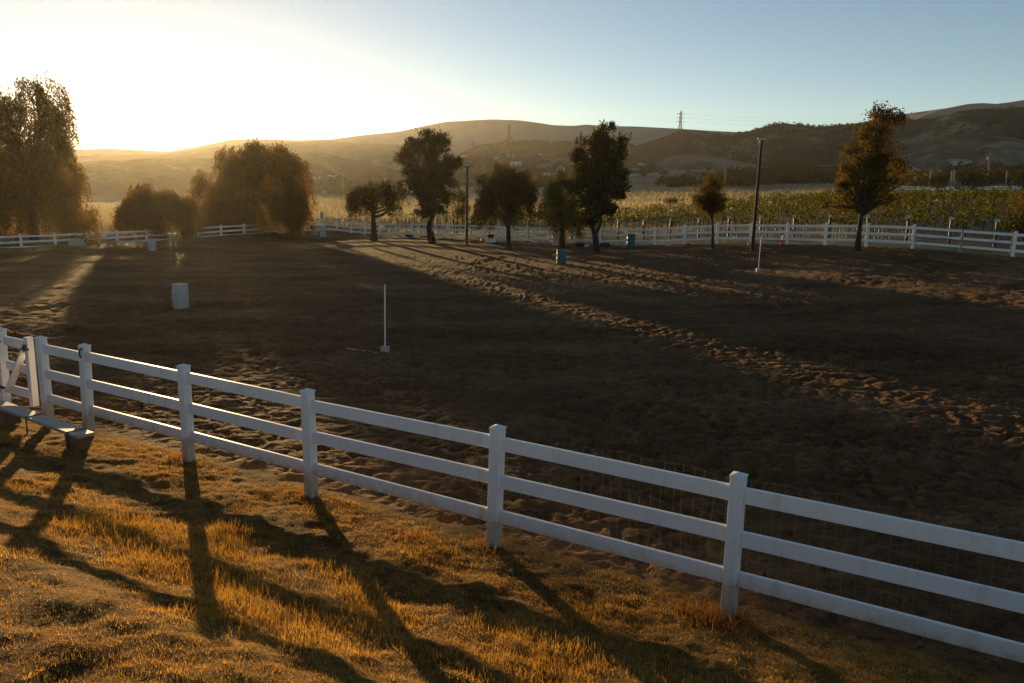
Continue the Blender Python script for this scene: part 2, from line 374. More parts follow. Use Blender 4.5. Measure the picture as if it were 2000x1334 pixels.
# ------------------------------------------------------------------ ground sheets
def axis(lo, hi, fine, a, b, g):
    mid = np.arange(a, b, fine); up = [b]; st = fine
    while up[-1] < hi: st *= 1+g; up.append(up[-1]+st)
    dn = []; st = fine; v = a
    while v > lo: st *= 1+g; v -= st; dn.append(v)
    return np.r_[dn[::-1], mid, up]
def bank_rel(x, y, s): return .035*fbm(x*1.6, y*1.6, 21, 3)*sstep(-.05, .6, s)+.016*noise(x*6, y*6, 25)+.010*noise(x*11, y*11, 26)
def build_ground():
    xs = axis(-1450, 1450, .06, -12, 12, .021); ys = axis(-75, 1450, .06, 3.2, 24, .02)
    X, Y = np.meshgrid(xs, ys); nx, ny = len(xs), len(ys); x, y = X.ravel(), Y.ravel()
    z = base_z(x, y); s = (x-NF0[0])*NFN[0]+(y-NF0[1])*NFN[1]; r = np.hypot(x, y)
    arena = poly_in(x, y, ARENA) & (s < -.05)
    bank = (s >= -.05) & (s < 12) & (r < 60)
    # churned soil: hoof pits and clods
    k = arena & (r < 75)
    ax_, ay = x[k], y[k]; fade = sstep(75, 30, r[k])*sstep(.0, .9, -s[k])
    wx, wy = ax_+.25*noise(ax_*1.3, ay*1.3, 31), ay+.25*noise(ax_*1.3, ay*1.3, 32)
    pit = noise(wx*3.9, wy*3.9, 3); pit2 = noise(wx*2.3+7, wy*2.3, 5)
    amt = .55+.45*sstep(-.25, .35, noise(ax_*.18, ay*.28, 9))
    pit3 = noise(wx*6.0+3, wy*6.0, 13)
    hh = -.06*sstep(.10, .38, pit)+.03*sstep(.05, .5, -pit2)-.045*sstep(.2, .5, pit2)-.035*sstep(.12, .42, pit3)+.022*noise(ax_*7.5, ay*7.5, 6)+.05*noise(ax_*.45, ay*.45, 8)
    gr = np.zeros_like(hh)
    for cx_, cy_, r0, w0, a0 in [(-8.7, 27.5, 4.2, .22, .06), (-8.9, 27.2, 5.2, .3, .05), (-9.6, 28, 3.0, .25, .05), (-10.4, 27.8, 6.6, .35, .05), (3, 50.5, 5, .5, .05)]:
        rr = np.hypot(ax_-cx_, (ay-cy_)*1.15)-r0*(1+.06*noise(ax_*.3, ay*.3, 12)); gr -= a0*np.exp(-(rr/w0)**2)-a0*.8*np.exp(-((rr-w0*2)/w0)**2)
    z[k] += fade*(hh*amt+gr*1.3)
    k = bank; z[k] += bank_rel(x[k], y[k], s[k])
    k = ~(arena | bank) & (r > 60); z[k] += sstep(60, 220, r[k])*(.8*fbm(x[k]*.02, y[k]*.02, 41, 3))+.12*noise(x[k]*.3, y[k]*.3, 44)
    V = np.c_[x, y, z]
    i = np.arange(nx*ny).reshape(ny, nx); Q = np.stack([i[:-1, :-1], i[:-1, 1:], i[1:, 1:], i[1:, :-1]], -1).reshape(-1, 4)
    cxm, cym = x[Q].mean(1), y[Q].mean(1); sm = (cxm-NF0[0])*NFN[0]+(cym-NF0[1])*NFN[1]
    sm = sm+.12*noise(cxm*2.2, cym*2.2, 51)
    aq = poly_in(cxm, cym, ARENA) & (sm < -.30); bq = (sm >= -.30) & (sm < 12) & (np.hypot(cxm, cym) < 60)
    vq = poly_in(cxm, cym, VPOLY) & ~aq & ~bq; fq = ~(aq | bq | vq)
    for nm, q, mt in (('arena_ground', aq, 'arena'), ('grass_bank', bq, 'bank'), ('vineyard_ground', vq, 'vsoil'), ('dry_field', fq, 'field')):
        qq = Q[q]; u, inv = np.unique(qq, return_inverse=True)
        tag(raw(nm, V[u], inv.reshape(-1, 4), M[mt], smooth=True), kind='structure')
build_ground()

# ------------------------------------------------------------------ hills
def hill(name, ridge, dist, depth, mt, rough=.02, seed=0, back=None, zfoot=None, bumpy=0., conv=1.3):
    px = np.array([p[0] for p in ridge], float); py = np.array([p[1] for p in ridge], float)
    cols = np.arange(px[0], px[-1]+1, 3.0); rows = np.interp(cols, px, py)
    kern = np.hanning(9); kern /= kern.sum(); rows = np.convolve(np.pad(rows, 4, mode='edge'), kern, 'valid')
    n1, n2 = 44, 12; V = []
    for c, rw in zip(cols, rows):
        R = dist*(1+.05*math.sin(c*.006+seed))*(1-.30*float(sstep(1450, 1900, c))*(name == 'far_hills')); p = pix_r(c, rw, R); az = math.atan2(p[0], p[1]); zr = p[2]
        rf = R-depth; zf = float(far_z(np.array([rf*math.sin(az)]), np.array([rf*math.cos(az)]))[0])-3 if zfoot is None else zfoot
        for j in range(n1+n2):
            if j < n1: t = j/(n1-1); rr = rf+(R-rf)*t; zz = zf+(zr-zf)*(1-(1-t)**conv)
            else: t = (j-n1+1)/n2; rr = R+(back or depth)*t; zz = zr-(zr-zf)*t**1.5
            V.append((rr*math.sin(az), rr*math.cos(az), zz, zr-zf, j/(n1-1) if j < n1 else 1, zr, R))
    V = np.array(V); amp = np.abs(V[:, 3]); t = V[:, 4]; k = dist/900
    er = fbm(V[:, 0]/(95*k)+seed, V[:, 1]/(95*k), 60+seed, 4)
    V[:, 2] += amp*.30*er*np.sin(np.clip(t, 0, 1)*PI)**.8 + bumpy*noise(V[:, 0]/6, V[:, 1]/6, 71)
    nc, nr = len(cols), n1+n2; i = np.arange(nc*nr).reshape(nc, nr)
    Q = np.stack([i[:-1, :-1], i[1:, :-1], i[1:, 1:], i[:-1, 1:]], -1).reshape(-1, 4)
    cap_z = EZ+(V[:, 5]-EZ)*np.hypot(V[:, 0], V[:, 1])/V[:, 6]; V[:, 2] = np.where(t < 1, np.minimum(V[:, 2], cap_z-(1-t)*3*k), V[:, 2])
    tag(raw(name, V[:, :3], Q, mt, smooth=True), kind='structure'); return V[:, :3].reshape(nc, nr, 3), n1
H_far = hillmat('far_ridge', (.30, .275, .235), (.23, .215, .185), .5, .8, .004, .02)  # pale base colour carries part of the ridge's haze fade
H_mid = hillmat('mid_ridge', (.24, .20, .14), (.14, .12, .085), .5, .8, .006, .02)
H_dark = hillmat('brush_hill', (.20, .175, .115), (.030, .038, .028), .52, .68, .017, .07)
H_pale = hillmat('grass_hill', (.22, .205, .14), (.07, .07, .045), .60, .80, .02, .09)
far_pts = [(-500, 300), (-200, 296), (160, 292), (215, 290), (270, 293), (330, 296), (400, 284), (450, 273), (520, 272), (580, 274), (650, 272), (700, 265), (780, 257), (830, 246), (870, 238), (905, 236), (960, 233), (1015, 235), (1060, 241), (1075, 244), (1120, 246), (1145, 243), (1180, 246), (1240, 247), (1320, 251), (1380, 255), (1440, 258), (1500, 254), (1560, 250), (1600, 248), (1660, 242), (1700, 236), (1770, 222), (1850, 211), (1890, 203), (1920, 201), (1945, 203), (1970, 200), (2000, 195), (2100, 205), (2500, 240)]
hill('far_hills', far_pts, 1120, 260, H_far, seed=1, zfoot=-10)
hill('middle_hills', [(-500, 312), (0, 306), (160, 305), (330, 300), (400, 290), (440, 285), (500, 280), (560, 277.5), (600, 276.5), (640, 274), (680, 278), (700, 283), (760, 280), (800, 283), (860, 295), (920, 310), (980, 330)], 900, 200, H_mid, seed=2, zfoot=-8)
hill('left_brush_hill', [(-600, 330), (-300, 322), (0, 318), (165, 316), (205, 313), (240, 314), (270, 310), (400, 309), (450, 309), (500, 304), (555, 300.5), (590, 299), (630, 299), (650, 303), (665, 308), (700, 315), (740, 324), (800, 336), (860, 350)], 660, 200, H_dark, seed=3)
cen, cn = hill('centre_brush_hill', [(790, 345), (860, 326), (905, 300), (935, 286), (960, 280), (985, 276.5), (1010, 274.5), (1047, 276), (1080, 278), (1120, 277.5), (1170, 281), (1230, 290), (1290, 306), (1340, 330), (1380, 350)], 690, 190, H_dark, seed=4, bumpy=.4)
rig, rn = hill('right_brush_hill', [(1120, 320), (1170, 305), (1224, 288), (1254, 281), (1294, 268), (1321, 258), (1343, 254), (1362, 254), (1383, 258), (1408, 265), (1429, 264), (1459, 258), (1483, 251), (1505, 244), (1532, 241), (1551, 243), (1578, 246), (1605, 248), (1632, 245), (1672, 243), (1764, 235), (1815, 231), (1840, 227), (1866, 221), (1891, 218), (1930, 216), (1958, 214), (1980, 211), (2000, 208), (2100, 210), (2300, 225), (2500, 240)], 680, 120, H_dark, seed=5, bumpy=.4, conv=1.15)
hill('pale_grass_hill', [(1640, 330), (1700, 312), (1740, 298), (1790, 282), (1830, 270), (1880, 263), (1930, 262), (1970, 267), (2000, 274), (2080, 286), (2200, 300), (2300, 320)], 440, 120, H_pale, seed=6)
hill('pale_spur', [(1200, 330), (1260, 318), (1300, 306), (1340, 301), (1380, 303), (1420, 309), (1460, 317), (1500, 327)], 590, 70, H_pale, seed=8)

from mathutils.bvhtree import BVHTree
HB = [BVHTree.FromPolygons([v.co for v in o.data.vertices], [tuple(p.vertices) for p in o.data.polygons]) for o in COL.objects if o.name.endswith(('hill', 'hills', 'spur'))]
def hit(px, row):
    d = ray(px, row); t = np.linalg.norm(at(px, row)-EYE); dv = Vector(d/np.linalg.norm(d)); best = t
    if gz(*(EYE+np.array(dv)*t)[:2]) > (EYE+np.array(dv)*t)[2]+1.5: best = 1e9
    for b in HB:
        h = b.ray_cast(Vector(EYE), dv)
        if h[0] is not None: best = min(best, h[3])
    return EYE+np.array(dv)*min(best, 700)
def surf_z(x, y):
    z = gz(x, y)
    for b in HB:
        h = b.ray_cast(Vector((x, y, 400)), Vector((0, 0, -1)))
        if h[0] is not None: z = max(z, h[0].z)
    return z
# ------------------------------------------------------------------ foliage kit
def leaf_quads(Cn, ln, wd, axis_, RNG=RNG):
    n_ = len(Cn); a = axis_/np.linalg.norm(axis_, axis=1, keepdims=True)
    b = np.cross(a, RNG.normal(size=(n_, 3))); b /= np.linalg.norm(b, axis=1, keepdims=True)+1e-9
    ln = np.broadcast_to(ln, n_)[:, None]; wd = np.broadcast_to(wd, n_)[:, None]
    V = np.stack([Cn-a*ln/2, Cn+b*wd/2, Cn+a*ln/2, Cn-b*wd/2], 1).reshape(-1, 3)
    return V, np.arange(n_*4).reshape(-1, 4)
def ball(n_): 
    v = RNG.normal(size=(n_, 3)); v /= np.linalg.norm(v, axis=1, keepdims=True); return v*RNG.random((n_, 1))**(1/3.)
def crown_pts(blobs, nsub, per, spread, hang=0., shell=.55, core_f=.18):
    """blobs: (centre, rx, ry, rz). Sub-clumps of leaves through each blob's volume, thinner inside."""
    vol = np.array([b[1]*b[3] for b in blobs]); share = vol/vol.sum(); subs = []
    for b, sh in zip(blobs, share):
        k = max(6, int(nsub*sh)); R3 = np.array(b[1:4]); nm = int(np.clip(k/28, 5, 16))
        u = ball(nm); rr = np.linalg.norm(u, axis=1, keepdims=True); mid = u/rr*(.45+.55*rr**.6)
        mr = .17+.25*RNG.random(nm); pick = RNG.choice(nm, k, p=mr**1.5/(mr**1.5).sum())
        v = ball(k); vr = np.linalg.norm(v, axis=1, keepdims=True); v = v/vr*(shell*.6+(1-shell*.6)*vr)
        q = mid[pick]+v*mr[pick][:, None]*(.8+.45*RNG.random((k, 1)))
        core = RNG.random(k) < core_f; q[core] = ball(int(core.sum()))*.8
        subs.append(np.array(b[0])+q*R3)
    return np.concatenate(subs)
def tuft(S, per, spread, flat=1.):
    n_ = len(S)*per; sp = np.repeat(spread*(.5+RNG.random(len(S))), per)[:, None]
    return np.repeat(S, per, 0)+RNG.normal(size=(n_, 3))*sp*A3(1, 1, flat)
def limbs(mb, base, top, S, r0, count, k=6, bend=.25):
    """limbs from the trunk axis out to picked sub-clumps"""
    idx = RNG.choice(len(S), min(count, len(S)), replace=False)
    for i in idx:
        e = S[i]; t = np.clip((e[2]-base[2])/(top[2]-base[2]+1e-6)-.25, .18, .9)*(.7+.3*random.random())
        st = base+(top-base)*t; mid = (st+e)/2+A3(random.gauss(0, .1), random.gauss(0, .1), bend*np.linalg.norm(e-st)*.3)
        r = r0*(1-t)*.5+.02
        mb.tube([st, (st*2+mid)/3+A3(0, 0, .02), mid, e], [r, r*.75, r*.5, r*.15], k, False)
def px_blobs(blobs, y0, depth=.8, shrink=1.):
    out = []
    for bx, by, rx, ry, *o in blobs:
        rx, ry = rx*shrink, ry*shrink; yy = y0+(o[0] if o else 0.); p = pix(bx, by, yy); s = np.linalg.norm(p-EYE)/F*.97
        out.append((p, rx*s, rx*s*depth, ry*s))
    return out
def tree(name, label, base_px, y0, trunk_px, blobs, kind, mt, nsub, per, spread, leaf, r0, group=None, nlimb=26, bark='bark', cat='tree', depth=.8, strand=(0.8, 1.8), multi=None, shrink=1.):
    b = pix(base_px[0], base_px[1], y0); b[2] = min(b[2], gz(b[0], b[1]))-.1 if abs(b[2]-gz(b[0], b[1])) < 2 else gz(b[0], b[1])-.1
    root = thing(name, b, label, cat, group)
    B = px_blobs(blobs, b[1], depth, shrink); S = crown_pts(B, nsub, per, spread, core_f=.34 if nsub > 3000 else (.42 if kind in ('pepper', 'pine') else .2))
    tp = [b]+[pix(x, y, b[1]) for x, y in trunk_px]
    mb = MB(); nT = len(tp); mb.tube(tp, [r0*(1.25 if i == 0 else 1-.75*i/(nT-1)) for i in range(nT)], 9)
    for tr in (multi or []):
        q = [pix(x, y, b[1]+dy) for x, y, dy in tr]; mb.tube(q, [r0*.7*(1-.8*i/(len(q)-1)) for i in range(len(q))], 7)
    limbs(mb, tp[min(1, nT-1)] if nT > 2 else tp[0], tp[-1], S, r0, nlimb)
    mb.build('trunk', M[bark], root, smooth=1.0)
    L, Wd = leaf
    if kind == 'pepper':
        n_ = len(S); lens = strand[0]+(strand[1]-strand[0])*RNG.random(n_); cen_ = np.mean([q[0] for q in B], 0)
        outw = S-cen_; outw[:, 2] = 0; outw /= np.linalg.norm(outw, axis=1, keepdims=True)+.3
        tt = np.tile(np.linspace(0, 1, per), n_); i = np.repeat(np.arange(n_), per)
        P = S[i]+outw[i]*(tt*.35*lens[i])[:, None]+RNG.normal(size=(n_*per, 3))*spread; P[:, 2] -= (tt**1.3)*lens[i]-.25*lens[i]*(tt < .5)
        ax_ = RNG.normal(size=(len(P), 3))*.55+A3(0, 0, -1)+outw[i]*.4
    elif kind == 'pine':
        P = tuft(S, per, spread, .8); ax_ = (P-np.repeat(S, per, 0))/spread*.6+A3(0, 0, .9)+RNG.normal(size=P.shape)*.5
    else:
        P = tuft(S, per, spread); ax_ = RNG.normal(size=P.shape)+A3(0, 0, .3)
    g = base_z(P[:, 0], P[:, 1]); P[:, 2] = np.maximum(P[:, 2], g+.05)
    n_ = len(P); V, Q = leaf_quads(P, L*(.6+.8*RNG.random(n_)), Wd*(.6+.8*RNG.random(n_)), ax_)
    raw('crown', V, Q, mt, root); return root

LM = {}
LM['pepper'] = leafmat('pepper_leaf', (.058, .042, .005), (.17, .122, .016), .58, (1.4, 1.0, .3))  # golden leaf colour stands in for the sun's glare over the left plants
LM['pepper_dry'] = leafmat('pepper_leaf_brown', (.017, .020, .007), (.056, .052, .016), .42, (1.4, 1.0, .4))
LM['pine'] = leafmat('pine_needles', (.014, .021, .009), (.056, .056, .018), .36, (1.5, 1.0, .4))
LM['olive'] = leafmat('olive_leaf', (.035, .045, .014), (.10, .11, .03), .42, (1.4, 1.2, .5))
LM['rusty'] = leafmat('rusty_leaf', (.042, .037, .010), (.15, .108, .027), .46, (1.25, 1.02, .42))
LM['vine'] = leafmat('vine_leaf', (.014, .022, .005), (.098, .108, .017), .46, (1.5, 1.25, .4), .45)
LM['brush'] = leafmat('chaparral_leaf', (.018, .022, .011), (.055, .05, .024), .2, nscale=.02)
LM['hedge'] = leafmat('dark_tree_leaf', (.016, .022, .011), (.055, .055, .022), .25, nscale=.1)
LM['golden'] = leafmat('golden_tree_leaf', (.04, .035, .010), (.14, .10, .03), .4, nscale=.2)  # golden-brown leaf tones for the paler trees and shrubs

# T1 big pepper tree, far left
tree('pepper_tree', 'tall drooping pepper tree glowing gold at the far left behind the arena fence', (70, 478), 64, [(62, 420), (70, 340), (80, 250), (72, 190)],
     [(60, 205, 58, 44), (15, 235, 40, 40), (105, 240, 28, 45), (85, 300, 62, 50), (10, 320, 60, 70), (-50, 330, 70, 110), (120, 335, 40, 50), (90, 390, 78, 60), (135, 415, 34, 50), (20, 420, 80, 55), (-60, 430, 60, 60), (60, 172, 22, 14), (120, 200, 12, 20), (168, 435, 20, 26)],  # last clump added to narrow the gap and block sun on the arena
     'pepper', LM['pepper'], 5600, 16, .11, (.26, .08), .34, nlimb=24, strand=(.6, 1.8), shrink=.90)
# T2 second pepper
tree('pepper_tree', 'broad rounded pepper tree beside the sun, its drooping right side touching the fence', (490, 452), 78, [(495, 400), (500, 350), (520, 310)],
     [(520, 305, 44, 28), (470, 330, 48, 36), (560, 335, 34, 30), (430, 370, 45, 45), (500, 375, 70, 50), (570, 385, 38, 42), (415, 415, 36, 35), (470, 420, 60, 32), (545, 415, 40, 30), (582, 400, 26, 34), (497, 284, 14, 9)],
     'pepper', LM['pepper'], 4700, 15, .11, (.26, .08), .28, nlimb=22, strand=(.6, 1.7), shrink=.92)
# low bushes between
tree('pepper_shrub', 'low wide golden shrub under the sun between two pepper trees', (300, 462), 70, [(302, 430), (306, 400)],
     [(270, 400, 34, 28), (300, 395, 40, 25), (345, 400, 38, 27), (265, 425, 32, 25), (310, 430, 55, 25), (365, 425, 32, 28), (281, 372, 10, 10), (242, 425, 14, 26)],  # last clump added on the left to hold sun off the arena
     'pepper', LM['pepper'], 2100, 13, .11, (.26, .08), .12, nlimb=14, strand=(.4, 1.0), cat='shrub')
# T3 small pepper
tree('pepper_tree', 'small brown pepper tree with a forked trunk and low side limb before the corner', (731, 457), 72.5, [(729, 425), (728, 400), (726, 380)],
     [(705, 385, 30, 22), (730, 372, 34, 18), (765, 380, 24, 20), (700, 402, 22, 16), (770, 400, 18, 14), (735, 395, 28, 12), (752, 368, 18, 12)],
     'pepper', LM['pepper_dry'], 850, 12, .08, (.22, .065), .26, nlimb=40, strand=(.3, 1.2), multi=[[(731, 424, 0), (745, 420, 0), (757, 413, 0), (762, 400, 0)], [(730, 425, 0), (722, 408, .4), (712, 392, .5)]])
# T4 pine
tree('pine_tree', 'tall dark pine with a bent trunk left of the first lamp pole', (845, 464), 66.5, [(838, 445), (845, 420), (846, 380), (845, 320), (842, 270)],
     [(845, 262, 18, 14), (838, 290, 26, 24), (802, 290, 14, 24), (868, 285, 11, 20), (800, 315, 22, 22), (845, 320, 30, 24), (880, 318, 22, 20), (810, 352, 30, 18), (860, 350, 36, 18), (815, 375, 26, 14), (862, 378, 32, 14), (845, 400, 30, 16), (830, 415, 14, 8)],
     'pine', LM['pine'], 430, 40, .19, (.32, .08), .30, nlimb=90)
# shrub behind pine
tree('small_tree', 'thin orange-green shrub behind the lamp pole beside the bent pine', (893, 442), 76, [(893, 410)],
     [(885, 398, 20, 16), (900, 405, 18, 16), (893, 385, 14, 10), (905, 392, 12, 12)], 'leafy', LM['golden'], 160, 12, .22, (.2, .09), .07, nlimb=14, cat='shrub')
# T5
tree('pepper_tree', 'dark rounded pepper tree behind the white ladder', (993, 471), 60.5, [(993, 448), (994, 425), (990, 390), (985, 360)],
     [(985, 345, 34, 18), (960, 362, 24, 26), (1015, 360, 30, 24), (990, 372, 40, 24), (950, 392, 22, 24), (1028, 378, 22, 20), (975, 400, 30, 22), (1010, 398, 28, 20), (945, 412, 14, 12)],
     'pepper', LM['pepper_dry'], 1350, 13, .09, (.22, .065), .18, nlimb=50, strand=(.3, 1.4), multi=[[(993, 440, 0), (1003, 415, .3), (1008, 385, .5)], [(993, 446, 0), (982, 428, -.3), (972, 415, -.4)]])
# T6a + T6
tree('pepper_tree', 'bright green drooping tree tucked against the left side of the tall pine', (1098, 468), 59, [(1098, 430), (1095, 390), (1092, 360)],
     [(1085, 365, 22, 20), (1105, 350, 20, 16), (1078, 395, 24, 26), (1105, 390, 28, 28), (1085, 420, 24, 22), (1115, 422, 24, 22), (1120, 440, 16, 10)],
     'pepper', LM['olive'], 900, 13, .09, (.2, .06), .2, nlimb=24, strand=(.4, 1.1))
tree('pine_tree', 'tallest dark pine with two leaders, right of the pink barrel', (1167, 480), 55, [(1162, 458), (1156, 440), (1160, 400), (1165, 340), (1175, 270)],
     [(1180, 255, 20, 18), (1172, 300, 28, 30), (1165, 350, 34, 34), (1132, 285, 8, 20), (1178, 285, 30, 24), (1216, 285, 10, 16), (1140, 315, 20, 22), (1185, 318, 36, 24), (1205, 340, 24, 24), (1150, 345, 36, 20), (1130, 355, 24, 16), (1195, 368, 32, 20), (1150, 378, 34, 20), (1165, 405, 40, 20), (1210, 380, 16, 10), (1150, 428, 22, 12), (1190, 410, 22, 12)],
     'pine', LM['pine'], 560, 36, .17, (.30, .075), .22, nlimb=100, multi=[[(1162, 458, 0), (1172, 440, .2), (1176, 410, .4), (1180, 370, .3)]])
# T7
tree('small_tree', 'small cone-shaped dark tree on a bare stem left of the leaning lamp pole', (1393, 470), 51.2, [(1392, 445), (1390, 420), (1386, 380), (1385, 350)],
     [(1385, 352, 11, 14), (1386, 370, 20, 18), (1384, 386, 28, 18), (1384, 395, 32, 16), (1396, 395, 22, 18), (1388, 407, 26, 11), (1408, 384, 10, 12), (1362, 390, 12, 12)],
     'pine', LM['rusty'], 420, 22, .12, (.16, .045), .10, nlimb=40)
# T8
tree('rusty_tree', 'leaning sparse tree with rusty orange leaves in front of the right-hand fence', (1676, 482), 46, [(1678, 450), (1683, 415), (1682, 380), (1690, 330), (1710, 270), (1725, 225)],
     [(1728, 222, 26, 15), (1748, 230, 18, 14), (1712, 218, 14, 10), (1718, 250, 28, 18), (1700, 275, 22, 22), (1690, 300, 32, 24), (1665, 320, 26, 22), (1720, 300, 24, 24), (1655, 345, 26, 20), (1690, 345, 36, 20), (1735, 325, 22, 20), (1665, 368, 30, 12), (1715, 365, 34, 14), (1760, 345, 14, 12), (1640, 400, 30, 10), (1730, 390, 26, 10), (1690, 395, 20, 8), (1755, 315, 20, 5)],
     'leafy', LM['rusty'], 640, 20, .17, (.17, .075), .15, nlimb=90)
# T9
tree('rusty_shrub', 'dark red-brown shrub behind the fence at the right edge', (2000, 462), 49, [(2000, 430)],
     [(2000, 420, 30, 32), (1990, 440, 22, 18), (2025, 430, 34, 34), (2010, 396, 20, 14)], 'leafy', LM['rusty'], 260, 18, .16, (.13, .06), .08, nlimb=24, cat='shrub')

# ------------------------------------------------------------------ fences
PW = .127
def cap(c, ax, w=.145):
    b = MB(); h = w/2; e = [A3(*c)+ax[0]*h*i+ax[1]*h*j for i, j in ((-1, -1), (1, -1), (1, 1), (-1, 1))]
    lo = [p-A3(0, 0, .018) for p in e]; tp = A3(*c)+A3(0, 0, .028)
    b.add(lo+e+[tp], [(3, 2, 1, 0), (0, 1, 5, 4), (1, 2, 6, 5), (2, 3, 7, 6), (3, 0, 4, 7), (4, 5, 8), (5, 6, 8), (6, 7, 8), (7, 4, 8)]); return b
RAILS = (1.095, .685, .275)
def fence(root, pts, wpost=PW, rh=.15, rt=.042, skip=(), rails=RAILS, h=FH, mt='vinyl', caps=True, sub=.25, sag=0.):
    P = [A3(*p) for p in pts]
    for i, p in enumerate(P):
        a = P[max(i-1, 0)]; b = P[min(i+1, len(P)-1)]; d = b-a; d[2] = 0; d /= np.linalg.norm(d); sdv = A3(-d[1], d[0], 0)
        jit = A3(random.gauss(0, .010), random.gauss(0, .010), 0)
        zz = A3(0, 0, 1)+jit; zz /= np.linalg.norm(zz)
        mb = MB(); mb.box(p+zz*((h-sub-.02)/2), (wpost, wpost, h+sub-.02), (d, sdv, zz), .006)
        po = mb.build('post', M[mt], root)
        if caps: cap(p+zz*(h-.01), (d, sdv), wpost+.010).build('cap', M[mt], po)
        if i+1 < len(P) and i not in skip:
            q = P[i+1]; dd = q-p; dd /= np.linalg.norm(dd)
            for rz in rails:
                j1, j2 = random.gauss(0, .008), random.gauss(0, .008); mb = MB()
                mb.bar(p+A3(0, 0, rz+j1)+dd*(wpost/2-.002), q+A3(0, 0, rz+j2)-dd*(wpost/2-.002), rt, rh, bev=.006); mb.build('rail', M[mt], root)
def near_pt(px, row=800): t = line_t(px, NF0, NFD, row); p = NF0+NFD*t; return A3(p[0], p[1], NZ)
npx = [(93, 799), (172, 819), (368, 874), (608, 946), (965, 1050), (1425, 1168)]
NP = [near_pt(*p) for p in npx]
NP.append(NP[-1]+A3(NFD[0], NFD[1], 0)*2.44); NP.append(NP[-1]+A3(NFD[0], NFD[1], 0)*2.44)
nf = thing('white_fence', NP[0], 'near white three-rail vinyl fence crossing the foreground above the lit grass', 'fence', 'white arena fence runs')
fence(nf, NP, mt='vinyl_near')
# broken cap corner on the last full post + wire mesh on the arena side
G0 = near_pt(10, 780)
wl = thing('white_fence', G0, 'short end of white fence cut by the left edge beyond the gate', 'fence', 'white arena fence runs')
fence(wl, [G0, G0-A3(NFD[0], NFD[1], 0)*2.44, G0-A3(NFD[0], NFD[1], 0)*4.88])
mb = MB(); n3 = A3(*NFN, 0)
t0, t1 = line_t(1130, NF0, NFD, 900), line_t(1425, NF0, NFD, 1168)+4.9; off = -.075
hw = [NZ+.08+.19*i for i in range(7)]
def wob(t, z): return (.010*math.sin(t*9+z*4)+.012*math.sin(t*3.1+1.7*z))
for z in hw:
    pts = [A3(*(NF0+NFD*t), z+wob(t, z))+n3*(off+.02*math.sin(t*5+z*7)) for t in np.arange(t0, t1, .1)]; mb.tube(pts, .0006, 3, False)
for t in np.arange(t0, t1, .105):
    tt = t+random.gauss(0, .006); pts = [A3(*(NF0+NFD*(tt+wob(t*3, z)+.012*random.gauss(0, 1)*(random.random() < .25))), z)+n3*(off+.02*math.sin(t*5+z*7)) for z in hw]; mb.tube(pts, .0006, 3, False)
tag(mb.build('wire_mesh', M['wire'], nf), 'sagging welded wire mesh behind the rails')
# gate
gt = thing('white_gate', near_pt(45, 785), 'white gate with diagonal brace and black hardware at the left end of the near fence', 'gate')
GA, GB = near_pt(19, 780)+A3(*NFD, 0)*.03, near_pt(72, 795)-A3(*NFD, 0)*.0
d3 = A3(*NFD, 0); gs = near_pt(68, 795)
for z, nm in ((1.095, 'rail'), (.685, 'rail'), (.275, 'rail')):
    MB().bar(GA+A3(0, 0, z), gs+A3(0, 0, z)-d3*.055, .04, .15, bev=.005).build(nm, M['vinyl'], gt)
MB().box(gs+A3(0, 0, .66), (.105, .105, 1.14), (d3, n3, A3(0, 0, 1)), .006).build('stile', M['vinyl'], gt)
a, b = GA+A3(0, 0, .24)+d3*.03+n3*.046, gs+A3(0, 0, 1.02)-d3*.06+n3*.046
MB().bar(a, b, .035, .12, up=n3, bev=.004).build('brace', M['vinyl'], gt)
lt = MB(); c = gs+A3(0, 0, 1.05)+n3*.07; lt.box(c, (.20, .02, .035), (d3, n3, A3(0, 0, 1))); lt.box(c+A3(0, 0, .02), (.05, .04, .10), (d3, n3, A3(0, 0, 1))); lt.tube([c+d3*.08, c+d3*.10+n3*.05, c+d3*.06+n3*.06-A3(0, 0, .04)], .008, 6); lt.build('latch', M['black'], gt)
for z in (1.08, .30):
    hb = MB(); c = G0+A3(0, 0, z)+n3*.075; hb.box(c+d3*.06, (.24, .018, .04), (d3, n3, A3(0, 0, 1))); hb.box(c-d3*.02, (.045, .02, .14), (d3, n3, A3(0, 0, 1))); hb.build('hinge', M['black'], gt)
# horseshoe-like iron hook on second post
hs = MB(); pz = NP[1]+A3(0, 0, 1.165)+d3*.075+n3*.05
hs.tube([pz+d3*(.065*math.cos(a)+.02)+A3(0, 0, .075*math.sin(a))+n3*.02 for a in np.linspace(.35*PI, 1.35*PI, 14)], .013, 7)
tag(hs.build('iron_hook', M['rust']), 'curved rusty iron hook hung over the top rail beside a near fence post', 'hook')

# far fences
rf = thing('white_fence', RP[0], 'long far right run of white three-rail fence ending at the metal gate', 'fence', 'white arena fence runs')
fence(rf, RP[:25], wpost=.14)
mb = MB()
for i in range(12, 24):
    p, q = RP[i], RP[i+1]
    for k in range(12):
        a = p+(q-p)*(k/12)-A3(*FRN, 0)*.06; mb.tube([a+A3(0, 0, .1), a+A3(0, 0, 1.2)], .0035, 3, False)
    for z in (.15, .4, .55, .8, .95, 1.2): mb.tube([p+A3(0, 0, z)-A3(*FRN, 0)*.06, q+A3(0, 0, z)-A3(*FRN, 0)*.06], .003, 3, False)
mb.build('wire_mesh', M['wire'], rf)
rf2 = thing('white_fence', RP[25], 'stub of white fence right of the metal gate at the right edge', 'fence', 'white arena fence runs')
fence(rf2, RP[25:], wpost=.14)
lf = thing('white_fence', LP[1], 'far left run of white fence passing under the pepper trees', 'fence', 'white arena fence runs')
fence(lf, [p-A3(0, 0, .1) for p in LP[1:]], wpost=.14)
dd = LP[1]-LP[0]
